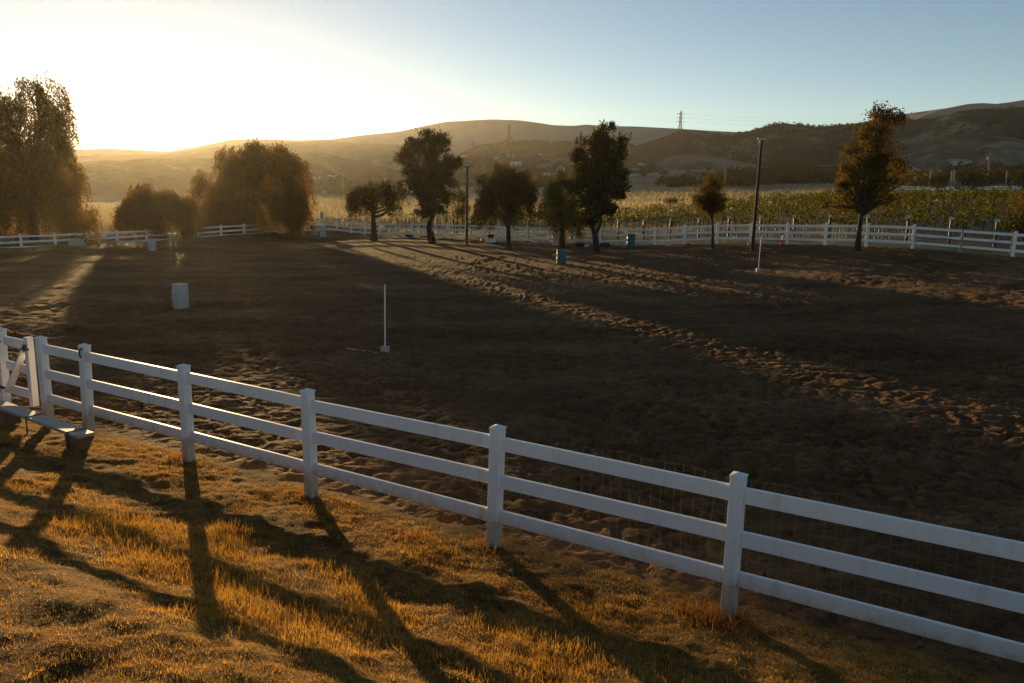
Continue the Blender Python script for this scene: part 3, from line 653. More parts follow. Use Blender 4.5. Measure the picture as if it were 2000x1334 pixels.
cr = MB()
# join between corner post and left run belongs to the left run
for rz in RAILS: 
    MB().bar(LP[0]+A3(0, 0, rz)+dd*.03, LP[1]+A3(0, 0, rz-.1)-dd*.03, .042, .15).build('rail', M['vinyl'], lf)
# double farm gate in the right run
g0, g1 = RP[24], RP[25]; gd = (g1-g0); gL = np.linalg.norm(gd); gd = gd/gL; gn = -A3(*FRN, 0); gmid = g0+gd*gL*.5
dg = thing('farm_gate', gmid, 'double metal farm gate with white boards and a dark centre frame at right', 'gate')
for a, b in ((g0+gd*.12, gmid-gd*.04), (gmid+gd*.04, g1-gd*.12)):
    lf_ = b-a
    for z in (1.10, .70, .27): MB().bar(a+A3(0, 0, z)+gn*.03, b+A3(0, 0, z)+gn*.03, .03, .13).build('board', M['vinyl'], dg)
    fr = MB()
    for e in (a, b): fr.tube([e+A3(0, 0, .1), e+A3(0, 0, 1.2)], .024, 7)
    for z in (1.2, .62): fr.tube([a+A3(0, 0, z), b+A3(0, 0, z)], .02, 7)
    fr.build('frame', M['galv'], dg, smooth=.9)
    MB().tube([a+A3(0, 0, .3)+gn*.06, b+A3(0, 0, .9)+gn*.06], .008, 5).build('cable', M['black'], dg)
MB().tube([gmid-A3(0, 0, .1)+gn*.02, gmid+A3(0, 0, 1.15)+gn*.02], .03, 7).build('drop_bolt', M['wood'], dg)
# small bird box on the corner post
bb = thing('bird_box', RP[0]+A3(0, 0, FH), 'small grey bird box standing on the far corner fence post', 'bird box')
c = RP[0]+A3(-.12, 0, FH+.02); MB().box(c+A3(0, 0, .25), (.3, .3, .48), bev=.01).build('body', M['bwhite'], bb)
m_ = MB(); h = c+A3(0, 0, .49); m_.add([h+A3(-.2, -.2, 0), h+A3(.2, -.2, 0), h+A3(.2, .2, 0), h+A3(-.2, .2, 0), h+A3(0, -.2, .3), h+A3(0, .2, .3)], [(3, 2, 1, 0), (0, 1, 4), (2, 3, 5), (1, 2, 5, 4), (3, 0, 4, 5)]); m_.build('roof', M['hblue'], bb)

# ------------------------------------------------------------------ arena props
def barrel(px, row, top, mt, label, cut=False, y=None):
    p = pix(px, row, y) if y else at(px, row); p[2] = gz(p[0], p[1]) if not y else p[2]
    hh = .88; r = .29; root = thing('barrel', p-A3(0, 0, .03), label, 'barrel', 'barrels in the arena')
    prof = [(r*.94, -.03), (r*.98, 0), (r, .03), (r*.985, .06), (r*1.0, .27), (r*1.022, .285), (r*1.022, .315), (r, .33), (r*1.0, .56), (r*1.022, .575), (r*1.022, .605), (r, .62), (r*.97, .82), (r*.99, .86), (r*.97, .88)]
    if cut: prof += [(r*.90, .88), (r*.88, .70)]
    else: prof += [(r*.93, .88), (r*.90, .865), (r*.3, .868)]
    MB().lathe(p, prof, 28).build('body', M[mt], root, smooth=.7)
    if not cut:
        MB().lathe(p+A3(.15, .05, .866), [(.04, 0), (.04, .022), (.03, .024)], 10).build('bung', M[mt], root, smooth=.7)
        MB().lathe(p+A3(-.15, -.04, .866), [(.03, 0), (.03, .02), (.02, .022)], 10).build('bung', M[mt], root, smooth=.7)
    return root
barrel(354, 600, 551, 'bwhite', 'white barrel standing alone in the left middle of the arena')
barrel(297, 489.5, 466, 'bwhite', 'distant white barrel in hazy glare in front of the low golden shrub')
barrel(613.5, 458, 440, 'bgrey', 'grey-green barrel close behind the white barrel at the far corner')
barrel(631, 462, 444, 'bwhite', 'white barrel with bright rim below the far corner post')
barrel(1096, 515, 487, 'teal', 'teal blue barrel standing out in the arena apart from the fence')
barrel(1232, 482, 457, 'teal', 'teal blue barrel leaning by the far fence right of the tall pine')
barrel(1085, 479, 456, 'bpink', 'faded pinkish white barrel left of the tall pine trunk')
barrel(376, 464, 450, 'bgrey', 'pale grey barrel half hidden by the pepper tree at the left fence')

def pole(px, row, top, label, size=1.0):
    p = at(px, row); d = np.linalg.norm(p-EYE); h = (row-top)*d/F*1.01
    root = thing('bending_pole', p, label, 'pole', 'white riding poles on blocks')
    MB().box(p+A3(0, 0, .06), (.22, .22, .20), bev=.012).build('base', M['concrete'], root)
    MB().tube([p+A3(0, 0, .14), p+A3(.005, 0, h*.6), p+A3(.01, .005, h)], .02, 10).build('pole', M['pvc'], root, smooth=.8)
    MB().lathe(p+A3(.01, .005, h-.03), [(.022, 0), (.024, .01), (.024, .035), (.012, .045)], 10).build('end_cap', M['pvc'], root, smooth=.8)
pole(752, 688, 559, 'tall white pole on a tan block in the middle of the arena')
pole(1481, 530, 465, 'white pole on a tan block beside the leaning lamp pole')
pole(712, 459, 428, 'thin white pole left of the small forked pepper tree')
def js(px, row, top, label):
    p = at(px, row); d = np.linalg.norm(p-EYE); h = (row-top)*d/F
    root = thing('jump_standard', p, label, 'jump stand', 'thin white jump stands by the pine')
    MB().tube([p+A3(0, 0, .05), p+A3(-.05, 0, h)], .035, 8).build('upright', M['pvc'], root, smooth=.8)
    f = MB(); f.bar(p+A3(-.35, -.1, .05), p+A3(.35, .1, .05), .08, .1); f.bar(p+A3(-.1, .3, .06), p+A3(.1, -.3, .06), .08, .1); f.build('foot', M['wood'], root)
    MB().box(p+A3(.03, -.03, h*.45), (.08, .06, .14)).build('cup', M['orange'], root)
js(865, 468, 424, 'left thin white jump stand near the bent pine trunk'); js(878.5, 469, 430, 'right thin white jump stand near the bent pine trunk')
# white step ladder stand
p = at(975, 473); s = np.linalg.norm(p-EYE)/F; ld = thing('step_ladder', p, 'white wooden A-frame ladder standing against the far fence', 'ladder')
tp = p+A3(0, .2, 33*s)
legs = [p+A3(-.55, 0, 0), p+A3(.12, -.25, 0), p+A3(.70, .1, 0), p+A3(.1, .8, 0)]
for l_ in legs: MB().bar(l_, tp+(l_-p)*A3(.28, .28, 0), .06, .06, up=(0, 1, 0)).build('leg', M['pvc'], ld)
for k in (.12, .35, .6, .82):
    for a, b in ((0, 1), (1, 2)):
        A_, B_ = legs[a]+(tp+(legs[a]-p)*A3(.28, .28, 0)-legs[a])*k, legs[b]+(tp+(legs[b]-p)*A3(.28, .28, 0)-legs[b])*k
        MB().bar(A_, B_, .04, .05).build('rung', M['pvc'], ld)
MB().box(tp+A3(0, .05, .03), (.5, .4, .05), bev=.008).build('platform', M['pvc'], ld)
bk = thing('bucket', tp+A3(0, .05, .06), 'pale bucket standing on top of the white ladder', 'bucket')
MB().lathe(tp+A3(0, .05, .06), [(.12, 0), (.16, .28), (.17, .29), (.15, .28), (.11, .03)], 16).build('body', M['hblue'], bk, smooth=.7)
MB().tube([tp+A3(.16*math.cos(a), .05, .34+.15*math.sin(a)) for a in np.linspace(0, PI, 9)], .008, 5).build('handle', M['black'], bk)
# white block with black tub
p = at(958, 473); s = np.linalg.norm(p-EYE)/F
wb = thing('mounting_block', p, 'low white mounting block between the orange cone and the ladder', 'block')
MB().box(p+A3(0, 0, .14), (.85, .5, .32), bev=.02).build('step', M['pvc'], wb); MB().box(p+A3(-.05, .12, .33), (.5, .25, .06), bev=.01).build('top', M['grime'], wb)
mb = MB(); mb.lathe(p+A3(.02, .02, .37), [(.25, 0), (.32, .22), (.34, .24), (.3, .23), (.24, .03)], 18); tag(mb.build('rubber_tub', M['rubber'], smooth=.7), 'black rubber tub resting on the white block by the ladder', 'tub')
def cone(px, row, top, label, bands):
    p = at(px, row); d = np.linalg.norm(p-EYE); h = (row-top)*d/F; r = h*.21
    root = thing('traffic_cone', p, label, 'cone', 'orange cones by the far fence')
    MB().box(p+A3(0, 0, .02), (h*.55, h*.55, .05), bev=.01).build('base', M['rubber'], root)
    MB().lathe(p, [(r, .045), (r*.2, h), (r*.12, h)], 18).build('cone_body', M['orange'], root, smooth=.8)
    for a, b in bands:
        f = lambda t: r*(1-.8*(t*h-.045)/(h-.045))+.004
        MB().lathe(p, [(f(a), a*h), (f(b), b*h)], 18).build('band', M['cwhite'], root, smooth=.8)
cone(942, 472.5, 457, 'orange traffic cone beside the white block near the ladder', [(.55, .75)])
cone(1528.5, 479, 457, 'orange traffic cone with pale bands near the leaning lamp pole', [(.45, .6), (.72, .8)])
# orange netting roll on stake
p = pix(1103, 462, 60.8); s = np.linalg.norm(p-EYE)/F; p[2] = gz(p[0], p[1])
on = thing('safety_netting', p, 'tall strip of orange netting hung on the fence right of the pink barrel', 'netting')
MB().tube([p, p+A3(0, 0, 1.7)], .03, 6).build('stake', M['wood'], on); mb = MB()
for i in range(7): mb.bar(p+A3(-.16+.05*i, .1*math.sin(i*2), .1), p+A3(-.14+.05*i+.02*math.sin(i), .1*math.cos(i*3), 1.25+.1*math.sin(i*1.7)), .012, .035, up=(0, 1, 0))
for z in np.arange(.15, 1.3, .12): mb.bar(p+A3(-.16, .05, z), p+A3(.17, -.03, z+.03), .012, .03)
mb.build('net', M['orange'], on)
# poles lying on the ground
a, b = at(1028, 470.5), at(1050, 476); mb = MB(); mb.tube([a+A3(0, 0, .06), b+A3(0, 0, .06)], .05, 8); tag(mb.build('ground_pole', M['pvc'], smooth=.8), 'white ground pole lying askew right of the ladder', 'pole', 'white poles lying by the fence')
a, b = at(1020, 470), at(1040, 471.5); mb = MB(); mb.tube([a+A3(0, 0, .06), b+A3(0, 0, .06)], .045, 8); tag(mb.build('ground_pole', M['pvc'], smooth=.8), 'shorter white ground pole lying close to the fence behind the other', 'pole', 'white poles lying by the fence')
def tyre(px, row, label):
    p = at(px, row); mb = MB(); k = 12; R_, r_ = .30, .11
    prof = [(R_+r_*math.cos(a)*.9, .12+.11*math.sin(a)) for a in np.linspace(-PI, PI, 13)]
    mb.lathe(p, prof, 24); mb.f = [f for f in mb.f if len(f) == 4]
    return tag(mb.build('tyre', M['rubber'], smooth=1.2), label, 'tyre', 'old tyres on the ground')
tyre(1134, 481, 'old black tyre lying left of the tall pine trunk'); tyre(1181, 481, 'old black tyre lying right of the tall pine trunk')
tyre(799, 463, 'old black tyre lying by the far fence left of the bent pine')
p = at(1146, 482.5); mb = MB(); mb.box(p+A3(0, 0, .09), (.34, .22, .2), bev=.03); tag(mb.build('salt_block', M['bwhite']), 'small white block on the dirt beside the left tyre', 'block')
for px, lb in ((1144.5, 'left wooden stake standing beside the pine trunk'), (1150.5, 'right wooden stake standing beside the pine trunk')):
    p = at(px, 481); mb = MB(); mb.tube([p, p+A3(.02, 0, .38)], .035, 6); tag(mb.build('stake', M['wood']), lb, 'stake', 'stakes at the pine')
p = at(1466, 478); mb = MB(); mb.box(p+A3(0, 0, .1), (.4, .3, .24), bev=.05); tag(mb.build('tan_stone', M['concrete']), 'tan stone lying at the foot of the leaning lamp pole', 'stone')
p = pix(150, 470, 62); p[2] = gz(p[0], p[1]); mb = MB(); mb.lathe(p, [(.65, -.1), (.62, .15), (.5, .38), (.28, .52), (.05, .56)], 14); tag(mb.build('grey_boulder', M['concrete'], smooth=1.5), 'rounded grey boulder under the left fence beside the tall pepper tree', 'boulder')
a, b = at(137, 472), at(172, 471); mb = MB(); mb.tube([a+A3(0, 0, .08), b+A3(0, 0, .08)], .05, 8); tag(mb.build('ground_pole', M['pvc'], smooth=.8), 'white ground pole lying below the left fence by the boulder', 'pole', 'white poles lying by the fence')
a, b = at(676, 680), at(738, 690); mb = MB(); mb.tube([a-A3(0, 0, .012), b-A3(0, 0, .004)], .03, 8); tag(mb.build('buried_pole', M['concrete'], smooth=.8), 'pale pole half sunk in the dirt left of the tall white pole', 'pole')
# light poles
def lamp(px, row, toprow, y0, topx, label, hw):
    p = pix(px, row, y0); p[2] = gz(p[0], p[1]); t = pix(topx, toprow+8, y0)
    root = thing('lamp_pole', p, label, 'lamp pole', 'floodlight poles along the far fence')
    MB().tube([p-A3(0, 0, .3), p+(t-p)*.5, t], [.11, .095, .075], 12).build('pole', M['pole'], root, smooth=.8)
    h = MB(); s = hw; h.box(t+A3(0, -.05, .26*s), (.95*s, .5*s, .34*s), bev=.03); hd = h.build('lamp_head', M['pole'], root)
    MB().box(t+A3(0, -.05-.255*s, .26*s), (.85*s, .03, .26*s)).build('glass', M['lens'], hd)
    MB().box(t+A3(0, 0, .02), (.22, .2, .2), bev=.02).build('bracket', M['rust'], root)
lamp(911, 464, 320, 63.5, 913, 'straight dark floodlight pole between the bent pine and the ladder', .8)
lamp(1470, 474, 268, 49.2, 1487.5, 'tall leaning dark floodlight pole with a boxy head before the vineyard', .5)

# plank bench on the bank
hpl = .26
def lift_at(px, row): return at(px, row, hpl)+A3(0, 0, 0)
pa, pb = lift_at(168, 851), lift_at(8, 793); dpl = (pb-pa); dpl /= np.linalg.norm(dpl); end = pa+dpl*3.4
pl = thing('plank_bench', (pa+end)/2-A3(0, 0, hpl), 'long pale plank strapped on blocks on the grass at lower left', 'bench')
MB().bar(pa, end, .235, .045, bev=.006).build('plank', M['plank'], pl)
sdp = np.cross(dpl, A3(0, 0, 1)); sdp /= np.linalg.norm(sdp); upp = np.cross(sdp, dpl)
for k in (.32, 2.75):
    c = pa+dpl*k; MB().box(c-upp*.135, (.30, .20, .22), (dpl, sdp, upp), .01).build('block', M['block'], pl)
for k in (.30, 1.75):
    c = pa+dpl*k; s_ = MB(); hw_, ht = .124, .028
    s_.tube([c+sdp*hw_-upp*.25, c+sdp*hw_+upp*ht, c-sdp*hw_+upp*ht, c-sdp*hw_-upp*.25], .011, 6); s_.build('strap', M['black'], pl)

# ------------------------------------------------------------------ vineyard
def ray_poly(o, d, segs):
    best = 1e9
    for (x0, y0), (x1, y1) in zip(segs[:-1], segs[1:]):
        ex, ey = x1-x0, y1-y0; den = d[0]*ey-d[1]*ex
        if abs(den) < 1e-9: continue
        t = ((x0-o[0])*ey-(y0-o[1])*ex)/den; u = ((x0-o[0])*d[1]-(y0-o[1])*d[0])/den
        if t > 0 and 0 <= u <= 1: best = min(best, t)
    return best
vlab = 'leafy green grapevine row running away from the far white fence on wooden stakes'
for k in range(46):
    o = VS0+FRD*(9.5+2.35*k); L = ray_poly(o, FRN, VB)
    if L > 300: continue
    L = min(L, 105); u = o[0]/max(o[1], 1)
    vp = A3(o[0], o[1], gz(o[0], o[1])); row = thing('vine_row', vp, vlab, 'grapevines', 'vine rows of the vineyard')
    n_ = int(L*52); t = RNG.random(n_)*L; keep = np.ones(n_, bool)
    dens = noise(t*.35+k*13, np.full(n_, k*3.7), 80)
    hgt = .5+.65*np.clip(noise(t*.9+k*5, np.full(n_, k*1.3), 81)+.35, -.2, 1); zz = .72+(hgt+.2)*RNG.random(n_)**.8
    keep = RNG.random(n_) < .5+1.3*dens+.5*(t < 5)
    lat = RNG.normal(size=n_)*.19; P = np.c_[o[0]+FRN[0]*t+FRD[0]*lat, o[1]+FRN[1]*t+FRD[1]*lat, zz]; P = P[keep]; t = t[keep]
    P[:, 2] += base_z(P[:, 0], P[:, 1]); m_ = len(P); sz = .15+.0011*t
    V, Q = leaf_quads(P, sz*(.7+.7*RNG.random(m_)), sz*.8*(.7+.7*RNG.random(m_)), RNG.normal(size=(m_, 3)))
    raw('foliage', V, Q, LM['vine'], row)
    mb = MB()
    for q in np.arange(1.2, L, 2.2):
        x, y = o+FRN*q; g = gz(x, y); mb.tube([(x, y, g-.1), (x+random.gauss(0, .03), y, g+1.5)], .035, 5, False)
    if mb.v: tag(mb.build('stakes', M['bark'], row), kind='stuff')
    ep = MB().tube([vp-A3(0, 0, .1), vp+A3(0, 0, 1.45)], .085, 8).build('end_post', M['black'], row, smooth=.8)
    MB().box(vp+A3(0, 0, 1.50)-A3(*FRN, 0)*.10, (.26, .03, .17), (A3(*FRD, 0), A3(*FRN, 0), A3(0, 0, 1))).build('row_tag', M['bwhite'], ep)

# ------------------------------------------------------------------ far trees, hedges and brush
def cluster(centres, radii, per, size, flat=.8):
    S = np.repeat(centres, per, 0); R_ = np.repeat(radii, per)[:, None]; u = ball(len(S)); r = np.linalg.norm(u, axis=1, keepdims=True); u = u/r*(.45+.55*r)
    P = S+u*R_*A3(1, 1, flat)*(.8+.35*RNG.random((len(S), 1))); s = np.repeat(radii, per)*size
    return leaf_quads(P, s*(.6+.8*RNG.random(len(P))), s*.7*(.6+.8*RNG.random(len(P))), RNG.normal(size=P.shape))
def brush(name, lab, grid, nr, n_, rlo, rhi, mt, fn=None):
    nc = grid.shape[0]; ii = RNG.integers(0, nc-1, n_); jj = RNG.integers(6, nr-1, n_)
    jj[:n_//5] = nr-1-RNG.integers(0, 3, n_//5)
    P = grid[ii, jj]+(grid[ii+1, jj]-grid[ii, jj])*RNG.random((n_, 1)); keep = fbm(P[:, 0]/70, P[:, 1]/70, 90, 3) > -.12
    P = P[keep]; R_ = rlo+(rhi-rlo)*RNG.random(len(P))**2; P[:, 2] += R_*.35
    V, Q = cluster(P, R_, 12, .75); tag(raw(name, V, Q, mt), lab, None, None, 'stuff')
brush('chaparral_brush', 'dark chaparral scattered over the centre hill', cen, cn, 5000, .5, 1.7, LM['brush'])
brush('chaparral_brush', 'dark chaparral scattered over the right hill', rig, rn, 12000, .5, 1.8, LM['brush'])
def wood(name, lab, spec, mt, size=.42):
    Cn, R_ = [], []
    for (x0, r0), (x1, r1), dist, n_, rl, rh in spec:
        for _ in range(n_):
            t = random.random(); r = dist*(1+random.gauss(0, .05)); p = pix_r(x0+(x1-x0)*t, r0+(r1-r0)*t, r); q = random.uniform(rl, rh)
            p[2] = gz(p[0], p[1])+q*random.uniform(.3, 1.0); Cn.append(p); R_.append(q)
    V, Q = cluster(np.array(Cn), np.array(R_), 70, size); tag(raw(name, V, Q, mt), lab, None, None, 'stuff')
wood('tree_belt', 'dark belt of trees behind the dry field', [((1290, 352), (1480, 356), 255, 60, 1.2, 2.6), ((1400, 350), (1640, 350), 300, 120, 1.6, 3.6), ((1480, 345), (1680, 335), 360, 90, 2, 4.5), ((1720, 340), (1800, 340), 300, 20, 2, 4)], LM['hedge'])
wood('tree_belt', 'darker trees around the hillside houses at centre', [((590, 340), (770, 335), 420, 90, 1.8, 4.0), ((880, 330), (960, 330), 380, 30, 1.8, 4), ((1030, 335), (1120, 335), 330, 40, 1.6, 3.6), ((640, 352), (760, 352), 300, 40, 1, 2.4), ((930, 318), (1060, 312), 520, 30, 1.5, 3)], LM['hedge'])
wood('tree_belt', 'mixed trees around the houses behind the right-hand paddock fence', [((1860, 335), (2040, 330), 330, 60, 1.8, 4.2), ((1760, 345), (1850, 350), 230, 24, 1.4, 2.8), ((1900, 350), (2050, 345), 260, 40, 1.5, 3.2), ((1960, 318), (2080, 305), 420, 40, 2.5, 5)], LM['golden'])
def small_tree(px, base, top, wpx, dist, label, mt=None, group=None, name='round_tree'):
    p = hit(px, base); s = np.linalg.norm(p-EYE)/F; h = max((base-top)*s, 1.5); wr = wpx*s/2
    root = thing(name, p, label, 'tree', group)
    MB().tube([p-A3(0, 0, .3), p+A3(.1, 0, h*.3), p+A3(0, 0, h*.7)], [wr*.09+.06, wr*.07+.04, .04], 7).build('trunk', M['bark'], root)
    Cs = np.array([p+A3(random.uniform(-.6, .6)*wr, random.uniform(-.5, .5)*wr, h*random.uniform(.38, .8)) for _ in range(14)])
    V, Q = cluster(Cs, np.full(14, min(wr*.55, h*.3))*RNG.uniform(.7, 1.15, 14), 70, .3)
    raw('crown', V, Q, mt or LM['hedge'], root)
small_tree(1829, 381, 341, 46, 170, 'dark rounded tree left of centre behind the dark rail fence', None, 'round trees behind the vineyard')
small_tree(1897, 382, 338, 52, 168, 'dark rounded tree nearest the wooden power pole behind the dark rail fence', None, 'round trees behind the vineyard')
small_tree(1995, 380, 336, 60, 165, 'dark rounded tree at the right edge behind the dark rail fence', None, 'round trees behind the vineyard')
gl = 'small dark oak standing alone on the pale hillside field'
for px, b, t, w_ in ((1258, 346, 336, 16), (1297, 344, 332, 16), (1345, 341, 333, 10), (1354, 342, 336, 6), (1385, 335, 326, 13), (1398, 335, 329, 11), (1290, 341, 335, 6)): small_tree(px, b, t, w_, 480, gl, None, 'oaks on the pale field', 'oak_tree')
for px, t, w_, lb in ((743, 314, 10, 'left pale tree of three beside the white hilltop house'), (755, 316, 8, 'middle pale tree of three beside the white hilltop house'), (768, 313, 14, 'right pale tree of three beside the white hilltop house')): small_tree(px, 332, t, w_, 520, lb, LM['golden'], 'trees by the hilltop house')
small_tree(1268+40, 405, 385, 30, 110, 'yellow-green bushy tree at the far edge of the vineyard', LM['golden'])
small_tree(930, 330, 304, 26, 420, 'dark bushy tree below the left slope of the centre hill')
small_tree(1940, 350, 320, 44, 300, 'golden rounded tree beside the wooden power pole', LM['golden'])
small_tree(1790, 362, 336, 42, 215, 'golden shrubby tree behind the white paddock fence', LM['golden'])

# ------------------------------------------------------------------ houses
def house(px, row, wpx, hpx, dist, label, wall='hwall', roof='hroof', gable_front=False, deep=.7, name='house', cat='house'):
    p = hit(px, row); s = np.linalg.norm(p-EYE)/F; W, H = wpx*s, hpx*s; Dp = W*deep if not gable_front else W*1.3
    g = p[2]-1.2
    root = thing(name, p, label, cat, 'buildings on the far slopes'); c = p; hw_ = H*.62; fnd = max(p[2]-g+1, 1)
    MB().box(c+A3(0, Dp/2, (hw_-fnd)/2), (W, Dp, hw_+fnd)).build('wall', M[wall], root)
    r = MB(); e = .4; z0 = hw_
    if gable_front: vs = [A3(-W/2-e, -e, z0), A3(W/2+e, -e, z0), A3(0, -e, H), A3(-W/2-e, Dp+e, z0), A3(W/2+e, Dp+e, z0), A3(0, Dp+e, H)]; fs = [(0, 1, 2), (4, 3, 5), (1, 4, 5, 2), (3, 0, 2, 5), (0, 3, 4, 1)]
    else: vs = [A3(-W/2-e, -e, z0), A3(-W/2-e, Dp+e, z0), A3(-W/2-e, Dp/2, H), A3(W/2+e, -e, z0), A3(W/2+e, Dp+e, z0), A3(W/2+e, Dp/2, H)]; fs = [(0, 2, 1), (3, 4, 5), (0, 3, 5, 2), (1, 2, 5, 4), (0, 1, 4, 3)]
    r.add([c+v for v in vs], fs); r.build('roof', M[roof], root)
    k = max(2, int(W/4))
    for i in range(k):
        x = -W/2+W*(i+.5)/k
        if i == k//2: MB().box(c+A3(x, -.01, 1.0), (1.1, .06, 2.0)).build('door', M['hdark'], root)
        else: MB().box(c+A3(x, -.01, hw_*.55), (1.3, .06, min(1.2, hw_*.4))).build('window', M['glass'], root)
house(1007, 324, 20, 8, 470, 'long white house on the slope below the centre hill', roof='hroofw')
house(994, 307, 4.5, 4.5, 600, 'small white cottage, left of two high below the centre hill', roof='hroofw')
house(1004.5, 308, 5.5, 5, 600, 'small white cottage, right of two high below the centre hill', roof='hroofw')
house(972, 311, 9, 4, 590, 'white bungalow low on the left slope of the centre hill', roof='hroofw')
house(1059, 304, 12, 4, 640, 'pale flat barn under the brow of the centre hill', 'hblue', 'hroofw')
house(906, 307, 11, 4, 620, 'white house at the left foot of the centre hill', roof='hroofw')
house(1095, 339, 15, 15, 300, 'white steep-gabled house partly behind the tallest pine', roof='hroof', gable_front=True)
house(1072, 344, 22, 6, 310, 'low pale barn beside the steep-gabled white house', 'hblue', 'hroofw')
house(1238, 337, 18, 8, 430, 'dark wooden barn at the left end of the pale field', 'hdark', 'hroof', name='barn', cat='barn')
house(1254, 324, 13, 5, 520, 'white house above the pale field by the hillside track', roof='hroofw')
house(617, 351, 12, 6, 390, 'white house among dark trees right of the second pepper tree', roof='hroofw')
house(648, 347, 13, 5, 410, 'long white house uphill among dark trees left of the bent pine', 'hblue', 'hroofw')
house(733, 321, 8, 6, 560, 'white hilltop house beside three pale trees', roof='hroofw')
house(1888, 323, 44, 11, 420, 'grey farmhouse on the slope right of the rusty tree', 'hblue', 'hroof')
house(1953, 341, 17, 9, 330, 'blue-grey shed right of the wooden power pole', 'hblue', 'hroofw', name='shed', cat='shed')
house(1957, 352, 28, 9, 290, 'wide pale shed in front of the blue-grey shed', 'hwall', 'hroofw', name='shed', cat='shed')
house(1783, 338, 22, 10, 320, 'white house partly behind the rusty tree', 'hwall', 'hroofw')
house(1626, 336, 11, 4, 420, 'low white shed above the dark tree belt', 'hwall', 'hroofw', name='shed', cat='shed')

# ------------------------------------------------------------------ pylons, power poles, paddock fences
def pylon(px, row, top, dist, label):
    p = hit(px, row); p[2] -= .5; s = np.linalg.norm(p-EYE)/F; H = pix_r(px, top, math.hypot(p[0], p[1]))[2]-p[2]; root = thing('pylon', p, label, 'pylon', 'steel pylons on the hills')
    wid = lambda t: H*(.045+.19*(1-t/.66) if t < .66 else .045)
    lev = [0, .18, .34, .47, .57, .66, .74, .82, .90, .96]; r = H*.0034+.05+(.16 if H < 28 else 0)
    def cor(t): w_ = wid(t)*.5; return [p+A3(i*w_, j*w_, t*H) for i, j in ((-1, -1), (1, -1), (1, 1), (-1, 1))]
    lg = MB(); br = MB()
    for a, b in zip(lev[:-1], lev[1:]):
        A_, B_ = cor(a), cor(b)
        for k in range(4):
            lg.tube([A_[k], B_[k]], r, 4, False); br.tube([A_[k], B_[(k+1) % 4]], r*.6, 3, False); br.tube([A_[(k+1) % 4], B_[k]], r*.6, 3, False); br.tube([B_[k], B_[(k+1) % 4]], r*.6, 3, False)
    lg.tube([p+A3(0, 0, H*.96), p+A3(0, 0, H)], r, 4)
    lg.build('legs', M['steel'], root); br.build('bracing', M['steel'], root)
    tips = []
    for t in (.70, .80, .90):
        ar = MB(); L = H*(.10 if t != .78 else .12)
        for sx in (-1, 1):
            tip = p+A3(sx*L, sx*L*.5, t*H+.3); tips.append(tip)
            for c in cor(t): ar.tube([c, tip], r*.6, 3, False)
            ar.tube([tip, tip-A3(0, 0, H*.035)], r*.9, 4, False)
        ar.build('crossarm', M['steel'], root)
    return tips
t1 = pylon(1326, 290, 215, 640, 'large steel lattice pylon standing on the right hill')
t2 = pylon(994.5, 279, 242, 685, 'smaller steel pylon on top of the centre hill')
t3 = pylon(925, 303, 276, 720, 'faint small pylon left of the centre hill')
def cable(name, a, b, label, r=.03, sag=12):
    mb = MB(); mb.tube([a+(b-a)*t-A3(0, 0, sag*4*t*(1-t)) for t in np.linspace(0, 1, 18)], r, 3, False); tag(mb.build(name, M['steel']), label, 'cable', 'power lines')
for k in (1, 3, 5): cable('power_line', t1[k], t1[k]+A3(380, 60, 36), 'thin power line running right from the large pylon')
def upole(px, row, top, dist, label, arms=((.93, 1.2),), tf=False, mt='wood'):
    p = pix_r(px, row, dist); p[2] = gz(p[0], p[1]); t = pix_r(px+2, top, dist); H = t[2]-p[2]
    root = thing('utility_pole', p, label, 'power pole', 'wooden power poles'); MB().tube([p-A3(0, 0, .5), t], [.17, .12], 8).build('pole', M[mt], root, smooth=.8)
    for f, L in arms: MB().bar(p+(t-p)*f+A3(-L, -.1, 0), p+(t-p)*f+A3(L, -.1, 0), .12, .14).build('crossarm', M[mt], root)
    if tf: MB().lathe(p+(t-p)*.78+A3(-.35, -.1, 0), [(.2, 0), (.25, .05), (.25, .75), (.2, .82)], 10).build('transformer', M['galv'], root, smooth=.8)
    return t
upole(1415, 379, 322, 165, 'bare wooden pole rising from the dry field right of the cone-shaped tree', ())
ut = upole(1931, 348, 298, 235, 'wooden power pole with a transformer among the right-hand trees', ((.95, 1.1), (.88, .8)), True)
upole(668, 352, 328, 330, 'slim power pole in front of the white houses at left', ((.95, 1.0),))
upole(751, 354, 326, 330, 'slim power pole just left of the bent pine', ((.95, 1.0),))
upole(382, 372, 330, 260, 'slim pole in the glare between the sun and the second pepper tree', ())
for px, a, b, lb in ((1816, 352, 332, 'pale gate post left of the dark rounded trees'), (1858, 352, 333, 'left pale post of the pair between rounded trees'), (1863, 352, 333, 'right pale post of the pair between rounded trees'), (1966, 349, 334, 'pale post right of the wooden power pole')):
    p = pix_r(px, a, 205); p[2] = gz(p[0], p[1]); t = pix_r(px, b, 205); mb = MB(); mb.tube([p, A3(p[0], p[1], max(t[2], p[2]+1.5))], .14, 7); tag(mb.build('tall_post', M['wood'], smooth=.8), lb, 'post', 'tall posts in the paddock')
